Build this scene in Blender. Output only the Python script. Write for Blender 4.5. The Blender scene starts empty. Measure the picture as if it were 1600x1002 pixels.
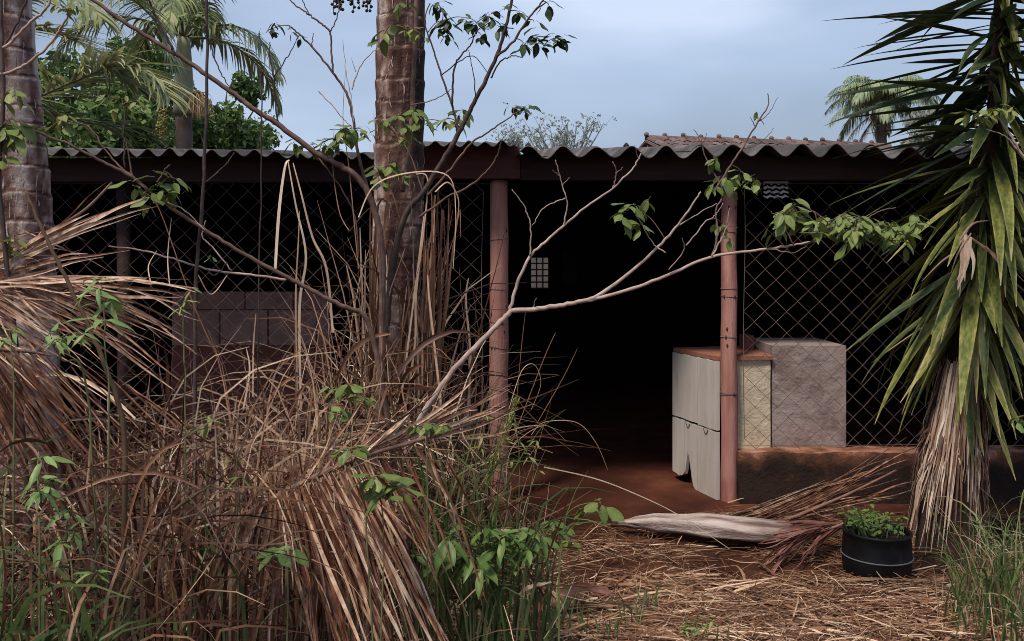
import bpy, math, random
import numpy as np
from mathutils import Vector, Matrix, noise as mnoise
R = random.Random(11)
sc = bpy.context.scene
COL = sc.collection

# ------------------------------------------------------------------ camera, sky, sun
F, HZ, EYE = 1386.0, 400.0, 1.5          # focal length in photo pixels, horizon row, eye height
cam = bpy.data.objects.new('camera', bpy.data.cameras.new('camera'))
COL.objects.link(cam)
cam.location = (0, 0, EYE)
cam.rotation_euler = (math.radians(90), 0, 0)
cam.data.sensor_width = 36
cam.data.lens = F / 1600 * 36
cam.data.shift_y = -(501 - HZ) / 1600
cam.data.clip_start = 0.05
cam.data.clip_end = 3000
sc.camera = cam

SUN_EL, SUN_AZ = math.radians(58), math.radians(215)    # azimuth clockwise from +Y: behind the viewer, to the left
w = bpy.data.worlds.new('World'); sc.world = w; w.use_nodes = True
nt = w.node_tree; nt.nodes.clear()
def N(t, typ, **kw):
    n = t.nodes.new(typ)
    for k, v in kw.items():
        if k.startswith('i_'):
            key = k[2:]
            key = int(key) if key.isdigit() else key.replace('_', ' ')
            n.inputs[key].default_value = v
        else:
            setattr(n, k, v)
    return n
out = N(nt, 'ShaderNodeOutputWorld'); bg = N(nt, 'ShaderNodeBackground', i_Strength=0.08)
sky = N(nt, 'ShaderNodeTexSky', sky_type='NISHITA', sun_disc=False, sun_elevation=SUN_EL, sun_rotation=SUN_AZ,
        air_density=1.3, dust_density=2.0, ozone_density=2.0)
tc = N(nt, 'ShaderNodeTexCoord')
mp = N(nt, 'ShaderNodeMapping'); mp.inputs['Scale'].default_value = (1.0, 1.0, 3.2); mp.inputs['Location'].default_value = (3.1, 0.4, 0.35)
nz = N(nt, 'ShaderNodeTexNoise', i_Scale=1.7, i_Detail=4.5, i_Roughness=0.46)
cr = N(nt, 'ShaderNodeValToRGB')
e = cr.color_ramp.elements
e[0].position = 0.33; e[0].color = (1.25, 1.6, 2.15, 1)
e[1].position = 0.70; e[1].color = (3.3, 3.75, 4.7, 1)
x = e.new(0.46); x.color = (1.8, 2.22, 3.05, 1)
x = e.new(0.56); x.color = (2.15, 2.65, 3.6, 1)
mx = N(nt, 'ShaderNodeMix', data_type='RGBA'); mx.inputs[0].default_value = 0.86
nt.links.new(tc.outputs['Generated'], mp.inputs[0]); nt.links.new(mp.outputs[0], nz.inputs['Vector'])
nt.links.new(nz.outputs[0], cr.inputs[0]); nt.links.new(sky.outputs[0], mx.inputs[6]); nt.links.new(cr.outputs[0], mx.inputs[7])
nt.links.new(mx.outputs[2], bg.inputs[0]); nt.links.new(bg.outputs[0], out.inputs[0])

sl = bpy.data.lights.new('sun', 'SUN'); sun = bpy.data.objects.new('sun', sl); COL.objects.link(sun)
sl.energy = 1.5; sl.angle = math.radians(11); sl.color = (1.0, 0.89, 0.74)
sd = Vector((math.sin(SUN_AZ) * math.cos(SUN_EL), math.cos(SUN_AZ) * math.cos(SUN_EL), math.sin(SUN_EL)))
sun.rotation_euler = sd.to_track_quat('Z', 'Y').to_euler(); sun.location = sd * 30
sc.view_settings.view_transform = 'Standard'; sc.view_settings.look = 'None'
sc.view_settings.exposure = 1.4; sc.view_settings.gamma = 1.0; sc.view_settings.use_curve_mapping = False
sc.render.engine = 'CYCLES'
sc.cycles.filter_width = 0.95
sc.cycles.max_bounces = 5; sc.cycles.diffuse_bounces = 3; sc.cycles.transmission_bounces = 3

# ------------------------------------------------------------------ helpers
def P(px, py, d):
    """The place, d metres in front of the eye, that the photo shows at (px, py)."""
    return Vector(((px - 800) / F * d, d, EYE - (py - HZ) / F * d))
def GX(px, d): return (px - 800) / F * d

def tag(o, label=None, cat=None, group=None, kind=None):
    if label: o['label'] = label
    if cat: o['category'] = cat
    if group: o['group'] = group
    if kind: o['kind'] = kind
    return o
def thing(name, loc, label, cat, group=None):
    o = bpy.data.objects.new(name, None); COL.objects.link(o)
    o.location = loc; o.empty_display_size = 0.1
    return tag(o, label, cat, group)
def base_of(parent):
    b = Vector((0, 0, 0))
    while parent is not None:
        b = b + parent.location; parent = parent.parent
    return b

class MB:
    def __init__(s): s.v = []; s.f = []; s.c = []; s.m = []
    def box(s, x0, x1, y0, y1, z0, z1, c=.5, m=0):
        n = len(s.v)
        s.v += [(x0,y0,z0),(x1,y0,z0),(x1,y1,z0),(x0,y1,z0),(x0,y0,z1),(x1,y0,z1),(x1,y1,z1),(x0,y1,z1)]
        s.c += [c]*8
        for q in ((3,2,1,0),(4,5,6,7),(0,1,5,4),(1,2,6,5),(2,3,7,6),(3,0,4,7)):
            s.f.append(tuple(n+i for i in q)); s.m.append(m)
    def prism(s, poly, z0, z1, c=.5, m=0):
        """poly: list of (x, y), counter-clockwise"""
        n = len(s.v); k = len(poly)
        s.v += [(x,y,z0) for x,y in poly] + [(x,y,z1) for x,y in poly]; s.c += [c]*(2*k)
        s.f.append(tuple(n+i for i in reversed(range(k)))); s.f.append(tuple(n+k+i for i in range(k))); s.m += [m, m]
        for i in range(k):
            j = (i+1) % k
            s.f.append((n+i, n+j, n+k+j, n+k+i)); s.m.append(m)
    def ribbon(s, path, wid, ref, c=.5, fold=0.0, tip=0.12, base=0.6, m=0, peak=.3):
        """A tapered blade along a path."""
        k = len(path); n0 = len(s.v); side = None
        for i, p in enumerate(path):
            t = (path[min(i+1,k-1)] - path[max(i-1,0)])
            sd_ = t.cross(ref)
            if sd_.length > 1e-7: side = sd_.normalized()
            elif side is None: side = Vector((1,0,0))
            u = i/(k-1)
            prof = base+(1-base)*u/peak if u < peak else 1-(1-tip)*((u-peak)/(1-peak))**1.3
            a = side*(wid*.5*prof)
            if fold:
                nrm = side.cross(t)
                if nrm.length > 1e-9: nrm.normalize()
                s.v += [tuple(p-a), tuple(p-nrm*(fold*wid*prof)), tuple(p+a)]; s.c += [c, c*.9, c]
            else:
                s.v += [tuple(p-a), tuple(p+a)]; s.c += [c]*2
        q = 3 if fold else 2
        for i in range(k-1):
            b = n0+i*q
            if fold:
                s.f += [(b,b+1,b+4,b+3),(b+1,b+2,b+5,b+4)]; s.m += [m,m]
            else:
                s.f.append((b,b+1,b+3,b+2)); s.m.append(m)
    def tube(s, path, radii, n=6, c=.5, cap=True, m=0, cf=None):
        k = len(path); n0 = len(s.v)
        t = (path[1]-path[0]).normalized()
        a = t.cross(Vector((.31,.9,.17)));  a.normalize()
        for i, p in enumerate(path):
            t = (path[min(i+1,k-1)] - path[max(i-1,0)]).normalized()
            a = (a - t*a.dot(t)).normalized(); b = t.cross(a)
            r = radii[i] if hasattr(radii,'__len__') else radii
            for j in range(n):
                th = 2*math.pi*j/n
                s.v.append(tuple(p + a*(r*math.cos(th)) + b*(r*math.sin(th))))
                s.c.append(c if cf is None else cf(i,j))
        for i in range(k-1):
            for j in range(n):
                j2 = (j+1) % n
                s.f.append((n0+i*n+j, n0+i*n+j2, n0+(i+1)*n+j2, n0+(i+1)*n+j)); s.m.append(m)
        if cap:
            s.f.append(tuple(n0+j for j in reversed(range(n)))); s.f.append(tuple(n0+(k-1)*n+j for j in range(n))); s.m += [m,m]
    def mesh(s, name, mats, org=Vector((0,0,0)), smooth=True):
        me = bpy.data.meshes.new(name)
        vv = np.array(s.v, dtype=np.float64) - np.array(org)
        me.from_pydata(vv.tolist(), [], s.f)
        at = me.attributes.new('v', 'FLOAT', 'POINT'); at.data.foreach_set('value', np.array(s.c, dtype=np.float32))
        for mt in (mats if isinstance(mats, (list,tuple)) else [mats]): me.materials.append(mt)
        if any(s.m): me.polygons.foreach_set('material_index', np.array(s.m, dtype=np.int32))
        if smooth: me.polygons.foreach_set('use_smooth', np.ones(len(s.f), dtype=bool))
        me.update()
        return me
    def build(s, name, mats, parent=None, smooth=True, org=None, kind=None):
        o = bpy.data.objects.new(name, None) if False else None
        if org is None: org = base_of(parent) if parent else Vector((0,0,0))
        o = bpy.data.objects.new(name, s.mesh(name, mats, org, smooth)); COL.objects.link(o)
        if parent is not None: o.parent = parent
        else: o.location = org
        if kind: o['kind'] = kind
        return o

def smooth_path(pts, sub=6, jit=0.0):
    """Catmull-Rom through pts."""
    o = []; k = len(pts)
    for i in range(k-1):
        p0, p1, p2, p3 = pts[max(i-1,0)], pts[i], pts[i+1], pts[min(i+2,k-1)]
        for j in range(sub):
            t = j/sub
            q = (p1*2 + (p2-p0)*t + (p0*2-p1*5+p2*4-p3)*t*t + (p1*3-p0-p2*3+p3)*t*t*t)*.5
            if jit and (i or j): q = q + Vector((R.gauss(0,jit), R.gauss(0,jit), R.gauss(0,jit)))
            o.append(q)
    o.append(pts[-1].copy())
    return o
def rvec(): 
    while True:
        v_ = Vector((R.uniform(-1,1), R.uniform(-1,1), R.uniform(-1,1)))
        if .05 < v_.length < 1: return v_.normalized()

# ------------------------------------------------------------------ materials
def mat(name, stops, scale=8.0, stretch=(1,1,1), wv=0.6, wn=0.4, wr=0.0, rough=0.75, bump=0.0, bscale=40.0, transl=0.0, spec=0.3, detail=5.0, contrast=1.0):
    """Colour from a ramp over: the mesh's own variation (wv), noise (wn) and a random number per object (wr)."""
    m = bpy.data.materials.new(name); m.use_nodes = True
    t = m.node_tree; t.nodes.clear()
    o = N(t, 'ShaderNodeOutputMaterial'); b = N(t, 'ShaderNodeBsdfPrincipled', i_Roughness=rough)
    b.inputs['Specular IOR Level'].default_value = spec
    tc = N(t, 'ShaderNodeTexCoord'); mp = N(t, 'ShaderNodeMapping'); mp.inputs['Scale'].default_value = stretch
    nz = N(t, 'ShaderNodeTexNoise', i_Scale=scale, i_Detail=detail, i_Roughness=0.62)
    at = N(t, 'ShaderNodeAttribute', attribute_name='v'); oi = N(t, 'ShaderNodeObjectInfo')
    t.links.new(tc.outputs['Object'], mp.inputs[0]); t.links.new(mp.outputs[0], nz.inputs['Vector'])
    mr = N(t, 'ShaderNodeMapRange'); mr.inputs[1].default_value = 0.5-0.25/contrast; mr.inputs[2].default_value = 0.5+0.25/contrast
    t.links.new(nz.outputs[0], mr.inputs[0])
    m1 = N(t, 'ShaderNodeMath', operation='MULTIPLY', i_1=wn); t.links.new(mr.outputs[0], m1.inputs[0])
    m2 = N(t, 'ShaderNodeMath', operation='MULTIPLY_ADD', i_1=wv); t.links.new(at.outputs['Fac'], m2.inputs[0]); t.links.new(m1.outputs[0], m2.inputs[2])
    m3 = N(t, 'ShaderNodeMath', operation='MULTIPLY_ADD', i_1=wr); t.links.new(oi.outputs['Random'], m3.inputs[0]); t.links.new(m2.outputs[0], m3.inputs[2])
    r = N(t, 'ShaderNodeValToRGB'); el = r.color_ramp.elements
    while len(el) < len(stops): el.new(0.5)
    for q, (ps, c) in zip(el, stops): q.position = ps; q.color = (*c, 1)
    t.links.new(m3.outputs[0], r.inputs[0]); t.links.new(r.outputs[0], b.inputs['Base Color'])
    if bump:
        n2 = N(t, 'ShaderNodeTexNoise', i_Scale=bscale, i_Detail=6.0, i_Roughness=0.65); t.links.new(mp.outputs[0], n2.inputs['Vector'])
        bp = N(t, 'ShaderNodeBump', i_Strength=bump, i_Distance=0.02); t.links.new(n2.outputs[0], bp.inputs['Height']); t.links.new(bp.outputs[0], b.inputs['Normal'])
    if transl:
        tr = N(t, 'ShaderNodeBsdfTranslucent'); t.links.new(r.outputs[0], tr.inputs[0])
        ms = N(t, 'ShaderNodeMixShader'); ms.inputs[0].default_value = transl
        t.links.new(b.outputs[0], ms.inputs[1]); t.links.new(tr.outputs[0], ms.inputs[2]); t.links.new(ms.outputs[0], o.inputs[0])
    else: t.links.new(b.outputs[0], o.inputs[0])
    return m

M_ground = mat('red_earth', [(0,(.02,.008,.005)),(.45,(.055,.02,.012)),(.8,(.11,.045,.024)),(1,(.17,.08,.045))], scale=3.5, wv=0, wn=1, rough=.95, bump=.6, bscale=30, spec=.1)
M_floor = mat('packed_red_floor', [(0,(.03,.009,.006)),(.6,(.075,.023,.013)),(1,(.13,.045,.026))], scale=2.5, wv=0, wn=1, rough=.9, bump=.3, bscale=25, spec=.15)
M_straw = mat('dry_straw', [(0,(.02,.007,.005)),(.3,(.08,.03,.016)),(.58,(.24,.12,.068)),(.82,(.54,.37,.25)),(1,(.74,.6,.46))], scale=14, wv=.85, wn=.2, rough=.5, spec=.4, transl=.12)
M_litter = mat('straw_litter', [(0,(.02,.007,.004)),(.35,(.08,.031,.016)),(.62,(.24,.12,.066)),(.85,(.53,.36,.235)),(1,(.68,.53,.38))], scale=14, wv=.85, wn=.2, rough=.75)
M_deadleaf = mat('dead_palm_leaf', [(0,(.018,.006,.004)),(.3,(.08,.028,.016)),(.58,(.23,.105,.062)),(.82,(.5,.33,.225)),(1,(.7,.54,.42))], scale=34, stretch=(1,1,.4), wv=.72, wn=.4, contrast=1.3, rough=.5, transl=.08)
M_redleaf = mat('rusty_dead_leaf', [(0,(.05,.018,.013)),(.4,(.14,.052,.038)),(.75,(.27,.12,.09)),(1,(.4,.23,.18))], scale=30, wv=.75, wn=.3, rough=.65)
M_rachis = mat('dead_rachis', [(0,(.06,.03,.022)),(.5,(.19,.1,.075)),(1,(.38,.25,.2))], scale=20, wv=.5, wn=.5, rough=.6)
M_sheath = mat('dead_sheath', [(0,(.03,.016,.012)),(.3,(.16,.105,.09)),(.6,(.38,.3,.27)),(1,(.6,.52,.48))], contrast=1.0, scale=12, stretch=(.35,2.5,2.5), wv=.55, wn=.5, rough=.6, bump=.5, bscale=40)
M_grass = mat('green_grass', [(0,(.018,.036,.013)),(.5,(.06,.1,.03)),(.8,(.15,.19,.065)),(1,(.34,.33,.17))], scale=10, wv=.8, wn=.2, rough=.5, transl=.25)
M_leaf = mat('shrub_leaf', [(0,(.055,.085,.022)),(.5,(.135,.185,.046)),(.85,(.24,.28,.09)),(1,(.32,.33,.13))], scale=25, wv=.25, wn=.25, wr=.5, rough=.45, transl=.25)
M_leafdk = mat('dark_shrub_leaf', [(0,(.014,.026,.012)),(.5,(.035,.062,.024)),(1,(.08,.12,.045))], scale=25, wv=.25, wn=.25, wr=.5, rough=.5, transl=.15)
M_leafyl = mat('yellowed_leaf', [(0,(.1,.13,.03)),(.5,(.22,.26,.07)),(1,(.28,.27,.09))], scale=25, wv=.25, wn=.25, wr=.5, rough=.5, transl=.25)
M_lance = mat('narrow_weed_leaf', [(0,(.07,.115,.035)),(.5,(.16,.25,.075)),(1,(.28,.37,.13))], scale=25, wv=.25, wn=.25, wr=.5, rough=.45, transl=.2)
M_weed = mat('weed_leaf', [(0,(.03,.06,.018)),(.5,(.085,.15,.038)),(1,(.19,.26,.075))], scale=25, wv=.25, wn=.25, wr=.5, rough=.45, transl=.2)
M_stem = mat('pale_branch', [(0,(.13,.08,.062)),(.5,(.36,.26,.22)),(1,(.58,.48,.42))], scale=18, wv=.3, wn=.7, rough=.7)
M_stemdk = mat('dark_branch', [(0,(.022,.015,.014)),(.5,(.055,.036,.032)),(1,(.15,.1,.085))], scale=18, wv=.3, wn=.7, rough=.75)
M_stemmid = mat('brown_branch', [(0,(.04,.022,.018)),(.5,(.12,.07,.055)),(1,(.26,.17,.14))], scale=18, wv=.3, wn=.7, rough=.75)
M_stemol = mat('olive_stem', [(0,(.045,.026,.012)),(1,(.15,.095,.05))], scale=18, wv=.3, wn=.7, rough=.7)
M_greenstem = mat('green_stem', [(0,(.05,.07,.025)),(1,(.2,.2,.09))], scale=18, wv=.3, wn=.7, rough=.6)
M_trunk = mat('palm_bark', [(0,(.009,.005,.005)),(.25,(.045,.02,.017)),(.47,(.125,.06,.048)),(.64,(.28,.185,.155)),(.82,(.46,.385,.35))], scale=5, stretch=(1,1,.6), wv=.72, wn=.32, rough=.85, bump=.7, bscale=45, contrast=1.2)
M_yucca = mat('yucca_leaf', [(0,(.008,.016,.009)),(.35,(.02,.035,.014)),(.6,(.075,.092,.024)),(.85,(.19,.2,.05)),(1,(.34,.27,.13))], scale=22, stretch=(2.5,.7,2.5), wv=.8, wn=.32, wr=.16, contrast=1.5, rough=.55, spec=.2, transl=.1)
M_yuccadead = mat('yucca_dead_leaf', [(0,(.035,.015,.009)),(.35,(.15,.075,.045)),(.65,(.4,.29,.22)),(1,(.66,.56,.47))], scale=30, stretch=(1,1,.15), wv=.7, wn=.35, rough=.7)
M_sheet = mat('fibre_cement', [(0,(.02,.018,.018)),(.45,(.075,.068,.068)),(.75,(.17,.155,.155)),(1,(.33,.31,.3))], contrast=1.4, scale=7, stretch=(1,.3,1), wv=.2, wn=.6, wr=.2, rough=.9, bump=.3, bscale=60)
M_sheetbot = mat('dark_sheet_underside', [(0,(.014,.008,.008)),(.6,(.04,.022,.02)),(1,(.075,.042,.038))], scale=5, wv=.2, wn=.8, rough=.9)  # sheet underside, darker and browner than the top
M_beam = mat('dark_beam', [(0,(.015,.007,.007)),(.6,(.035,.017,.016)),(1,(.06,.03,.027))], scale=6, stretch=(.3,2,2), wv=.2, wn=.8, rough=.85, bump=.2)
M_redbeam = mat('painted_red_beam', [(0,(.05,.016,.014)),(.6,(.1,.036,.032)),(1,(.15,.065,.058))], scale=6, stretch=(.4,2,2), wv=.2, wn=.8, rough=.8, bump=.2)
M_post = mat('pink_post', [(0,(.11,.036,.028)),(.3,(.28,.115,.092)),(.65,(.4,.2,.165)),(1,(.5,.31,.265))], scale=6, stretch=(2.5,2.5,.35), wv=.35, wn=.65, rough=.75, bump=.35, bscale=35)
M_knot = mat('post_knot', [(0,(.03,.014,.012)),(1,(.09,.04,.035))], wv=.5, wn=.5)
M_wire = mat('old_wire', [(0,(.05,.03,.024)),(.5,(.15,.115,.105)),(1,(.27,.225,.21))], scale=3, wv=.3, wn=.7, rough=.6, spec=.4)
M_inwall = mat('shade_dark_interior', [(0,(.007,.005,.005)),(1,(.022,.015,.014))], scale=3, wv=.2, wn=.8, rough=.95, spec=.05)  # near-black colour stands in for the deep shade inside the shed
M_block = mat('cement_block', [(0,(.16,.085,.072)),(.6,(.28,.17,.145)),(1,(.36,.24,.21))], scale=8, wv=.2, wn=.6, wr=.2, rough=.95, bump=.4)
M_redblock = mat('mud_stained_block', [(0,(.09,.03,.022)),(1,(.22,.085,.065))], scale=5, wv=.2, wn=.6, wr=.2, rough=.95, bump=.4)
M_white = mat('white_board', [(0,(.1,.04,.025)),(.2,(.24,.15,.11)),(.34,(.42,.365,.33)),(.6,(.5,.46,.43)),(1,(.56,.53,.51))], contrast=.7, detail=9, scale=6, stretch=(2,2,.4), wv=.22, wn=.72, wr=.12, rough=.55, bump=.1)
M_top = mat('dusty_top', [(0,(.16,.06,.036)),(.6,(.3,.13,.085)),(1,(.4,.21,.15))], scale=6, wv=.2, wn=.8, rough=.9, bump=.3)
M_cream = mat('peeling_cream', [(0,(.1,.05,.035)),(.22,(.3,.21,.15)),(.34,(.55,.45,.32)),(.75,(.64,.54,.4)),(1,(.7,.62,.48))], scale=9, wv=.15, wn=.9, rough=.85, bump=.5, contrast=.9)
M_grey = mat('stained_cement', [(0,(.03,.014,.012)),(.25,(.1,.05,.042)),(.42,(.2,.135,.122)),(.55,(.32,.25,.235)),(1,(.42,.36,.345))], scale=3.6, wv=.15, wn=.9, rough=.92, bump=.7, bscale=25, contrast=.5, detail=14)
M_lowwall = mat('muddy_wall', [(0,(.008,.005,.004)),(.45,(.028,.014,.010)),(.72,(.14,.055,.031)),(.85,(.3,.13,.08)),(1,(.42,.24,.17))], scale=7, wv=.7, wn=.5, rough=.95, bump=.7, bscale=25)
M_pot = mat('black_plastic', [(0,(.003,.003,.0035)),(.7,(.009,.009,.010)),(1,(.04,.03,.025))], scale=9, wv=.2, wn=.8, contrast=1.4, rough=.5, spec=.25)
M_soil = mat('potting_soil', [(0,(.01,.007,.005)),(1,(.05,.03,.02))], scale=40, wv=0, wn=1, rough=1)
M_bgtree = mat('tree_foliage', [(0,(.03,.06,.022)),(.5,(.085,.15,.042)),(1,(.19,.27,.08))], scale=.7, wv=.7, wn=.35, rough=.6, transl=.2)
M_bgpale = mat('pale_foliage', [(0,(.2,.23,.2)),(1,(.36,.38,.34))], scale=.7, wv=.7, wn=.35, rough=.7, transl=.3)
M_bgbark = mat('tree_bark', [(0,(.05,.035,.028)),(1,(.17,.13,.11))], scale=6, wv=.3, wn=.7, rough=.9)
M_frond = mat('green_frond', [(0,(.05,.08,.033)),(.35,(.15,.19,.075)),(.7,(.33,.34,.15)),(1,(.55,.5,.3))], scale=4, wv=.75, wn=.3, rough=.5, transl=.2)
M_farfrond = mat('far_frond', [(0,(.17,.25,.16)),(.5,(.28,.36,.21)),(.78,(.42,.42,.2)),(.9,(.4,.27,.05)),(1,(.5,.34,.07))], scale=4, wv=.95, wn=.05, rough=.6, transl=.2)  # greens paled: distance haze put into the leaf colour
M_shaft = mat('crownshaft', [(0,(.13,.15,.085)),(1,(.28,.28,.18))], scale=4, stretch=(1,1,.2), wv=.3, wn=.7, rough=.5)
M_flower = mat('dry_inflorescence', [(0,(.2,.11,.05)),(1,(.48,.32,.17))], wv=.7, wn=.3)
M_fruit = mat('yellow_fruit', [(0,(.2,.17,.04)),(1,(.38,.32,.1))], wv=.7, wn=.3)
M_berry = mat('dark_berry', [(0,(.01,.013,.008)),(1,(.04,.045,.02))], wv=.7, wn=.3)
M_tile = mat('terracotta_tile', [(0,(.03,.02,.019)),(.45,(.11,.07,.062)),(1,(.27,.2,.18))], scale=9, wv=.2, wn=.4, wr=.4, rough=.9)
M_house = mat('house_plaster', [(0,(.45,.42,.38)),(1,(.65,.62,.58))], scale=2, wv=0, wn=1, rough=.9)
M_garden = mat('plaster_wall', [(0,(.07,.065,.06)),(1,(.13,.12,.115))], scale=2, wv=0, wn=1, rough=.9)

# ------------------------------------------------------------------ ground
def ground_z(x, y):
    if y > 5.0: return 0.0
    k = min(1, (5.0-y)/.4)
    return k*(.035*mnoise.noise(Vector((x*1.1, y*1.1, 0))) + .02*mnoise.noise(Vector((x*4, y*4, 3))) - .005)
def axis(a, b, step, far):
    c = list(np.arange(a, b+1e-6, step)); k = step; lo = a; hi = b; L = []; H = []
    while hi < far: k *= 1.5; hi += k; H.append(hi)
    k = step
    while lo > -far: k *= 1.5; lo -= k; L.append(lo)
    return L[::-1] + c + H
g = MB(); xs = axis(-4.4, 4.4, .08, 900); ys = axis(1.2, 5.4, .08, 900)
for yy in ys:
    for xx in xs: g.v.append((xx, yy, ground_z(xx, yy) if abs(xx) < 5 and 1 < yy < 5.5 else -.004)); g.c.append(.5)
nx = len(xs)
for i in range(len(ys)-1):
    for j in range(nx-1): g.f.append((i*nx+j, i*nx+j+1, (i+1)*nx+j+1, (i+1)*nx+j)); g.m.append(0)
tag(g.build('ground', M_ground), kind='structure')

D = 5.33                       # the front of the shed
g = MB(); edge = []
for i in range(101):
    xx = -4.1 + i*.081
    edge.append((xx, 5.12 + .05*mnoise.noise(Vector((xx*2.2, 0, 0))) + .02*mnoise.noise(Vector((xx*9, 0, 0)))))
n = len(edge)
for k, (dy, z) in enumerate(((-.05, -.03), (0, .022), (.12, .03), (1.0, .034), (5.5, .034))):
    for xx, yy in edge:
        y2 = yy+dy if k < 4 else 10.5
        g.v.append((xx, y2, z + (.006*mnoise.noise(Vector((xx*5, y2*5, 1))) if k in (1,2,3) else 0))); g.c.append(.5)
for k in range(4):
    for i in range(n-1): g.f.append((k*n+i, k*n+i+1, (k+1)*n+i+1, (k+1)*n+i)); g.m.append(0)
tag(g.build('shed_floor', M_floor), kind='structure')

# ------------------------------------------------------------------ the shed
shed = thing('shed', (0, 7.5, 0), 'low dark open-fronted shed with wavy fibre cement roof and pink gate posts', 'shed')
def sheet(x0, x1, pitch, amp, y0, z0, y1, z1, phase, skew=0.0, label=None):
    b = MB(); n = max(8, int((x1-x0)/pitch*12)); th = .007
    rows = [0, .02, .25, .5, .75, 1.0]
    for r, u in enumerate(rows):
        for i in range(n+1):
            xx = x0 + (x1-x0)*i/n
            yy = y0+(y1-y0)*u; zz = z0+(z1-z0)*u + skew*(i/n-.5) + amp*math.cos(2*math.pi*(xx-phase)/pitch)
            wob = .004*mnoise.noise(Vector((xx*7, yy*3, 2))) + (.012*mnoise.noise(Vector((xx*11,u,5))) if r == 0 else 0)
            b.v.append((xx, yy+wob, zz+wob)); b.c.append(.5+.4*mnoise.noise(Vector((xx*3, yy*2, 0))))
    m1 = len(b.v)
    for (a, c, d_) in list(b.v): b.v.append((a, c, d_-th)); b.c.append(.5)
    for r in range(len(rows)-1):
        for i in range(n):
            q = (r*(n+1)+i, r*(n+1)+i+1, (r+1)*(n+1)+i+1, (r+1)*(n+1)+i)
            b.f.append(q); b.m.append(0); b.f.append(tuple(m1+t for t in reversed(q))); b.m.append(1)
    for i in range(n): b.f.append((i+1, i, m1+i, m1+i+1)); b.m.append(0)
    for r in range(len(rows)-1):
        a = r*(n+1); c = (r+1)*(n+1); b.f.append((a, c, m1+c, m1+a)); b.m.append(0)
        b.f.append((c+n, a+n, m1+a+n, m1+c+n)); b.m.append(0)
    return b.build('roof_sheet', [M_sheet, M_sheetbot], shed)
SL = .114
for i in range(4):             # wide waves over the gate and to its right
    x0 = GX(806, 5.05) + i*1.0
    dz = (0, .007, -.006, .005)[i]
    yf = 5.05 + (0, .03, -.025, .02)[i]
    sheet(x0, x0+1.06,   .196, .034, yf, 2.094+dz+(i % 2)*.006, 10.6, 2.094+dz+.1125*5.55, GX(826, 5.05), 0)
for i in range(2):             # narrow waves between trunk and gate
    x0 = GX(640, 5.0) + i*.3
    sheet(x0, x0+.3, .094, .014, 5.0, 2.135, 10.6, 2.135+.1225*5.6, GX(680, 5.0), 0)
for i in range(5):             # narrow waves on the left
    x0 = GX(645, 5.05) - (i+1)*.78
    sheet(x0, x0+.82, .122, .020, 5.05, 2.075+i*.010+(i % 2)*.004, 10.6, 2.075+i*.010+.1075*5.55, GX(30, 5.05), -.008)
def bolt(x_, y_, z_):
    b_ = MB(); b_.tube([Vector((x_, y_, z_)), Vector((x_, y_, z_+.008)), Vector((x_, y_, z_+.022))], [.019, .017, .005], n=7); b_.build('roof_bolt', M_sheetbot, shed)
for k in range(0, 19, 3): bolt(GX(826, 5.05)+.196*k, 5.30, 2.094+.030+.028+.002)
# beams
b = MB(); b.box(GX(813, D), 4.1, 5.24, 5.36, 1.950, 2.090); b.build('beam', M_beam, shed, smooth=False)
b = MB(); b.box(GX(600, D), GX(812, D), 5.235, 5.36, 1.957, 2.146); o = b.build('beam', M_redbeam, shed, smooth=False); o['label'] = 'faded red painted beam over the left gate post'
b = MB(); b.box(-4.1, GX(599, D), 5.25, 5.36, 1.94, 2.078); b.build('beam', M_beam, shed, smooth=False)
for yy in (7.0, 8.8):
    b = MB(); b.box(-4.1, 4.1, yy, yy+.08, 1.95+(yy-5.3)*SL, 2.05+(yy-5.3)*SL); b.build('beam', M_beam, shed, smooth=False)
# walls, with a vent hole and a slatted opening at the back
vx0, vx1, vz0, vz1 = GX(829, 10.4), GX(858, 10.4), 1.5-.38*52/52-.01, 1.5-(402-400)/F*10.4
vz0 = 1.5-(451-400)/F*10.4
wx0, wx1, wz0, wz1 = GX(1193, 10.4), GX(1238, 10.4), 1.5+(400-311)/F*10.4, 1.5+(400-282)/F*10.4
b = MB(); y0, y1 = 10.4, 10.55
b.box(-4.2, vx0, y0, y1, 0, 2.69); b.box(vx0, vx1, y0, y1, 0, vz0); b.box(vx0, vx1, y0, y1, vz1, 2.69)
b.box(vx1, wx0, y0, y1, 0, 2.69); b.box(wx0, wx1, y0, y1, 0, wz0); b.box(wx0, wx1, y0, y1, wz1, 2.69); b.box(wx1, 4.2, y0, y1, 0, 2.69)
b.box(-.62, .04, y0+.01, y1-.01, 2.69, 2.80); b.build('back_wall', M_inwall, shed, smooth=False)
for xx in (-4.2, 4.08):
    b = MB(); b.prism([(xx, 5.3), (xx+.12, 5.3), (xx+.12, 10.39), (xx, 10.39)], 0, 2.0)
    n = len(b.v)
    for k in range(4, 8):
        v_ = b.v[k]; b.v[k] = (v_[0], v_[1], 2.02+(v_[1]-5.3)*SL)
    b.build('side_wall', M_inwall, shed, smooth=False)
vent = MB(); t = .016
for i in range(4): 
    xx = vx0 + (vx1-vx0)*i/3; vent.box(xx-t/2, xx+t/2, 10.42, 10.52, vz0, vz1)
for i in range(6):
    zz = vz0 + (vz1-vz0)*i/5; vent.box(vx0, vx1, 10.425, 10.515, zz-t/2, zz+t/2)
vent.build('vent_block', M_block, shed, smooth=False)
lv = MB()
for i in range(4):
    zz = wz0 + (wz1-wz0)*(i+.1)/4; k = 14
    path = [Vector((wx0+(wx1-wx0)*j/k, 10.48, zz+.012*math.sin(j*1.7+i))) for j in range(k+1)]
    lv.tube(path, .014, n=5)
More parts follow.
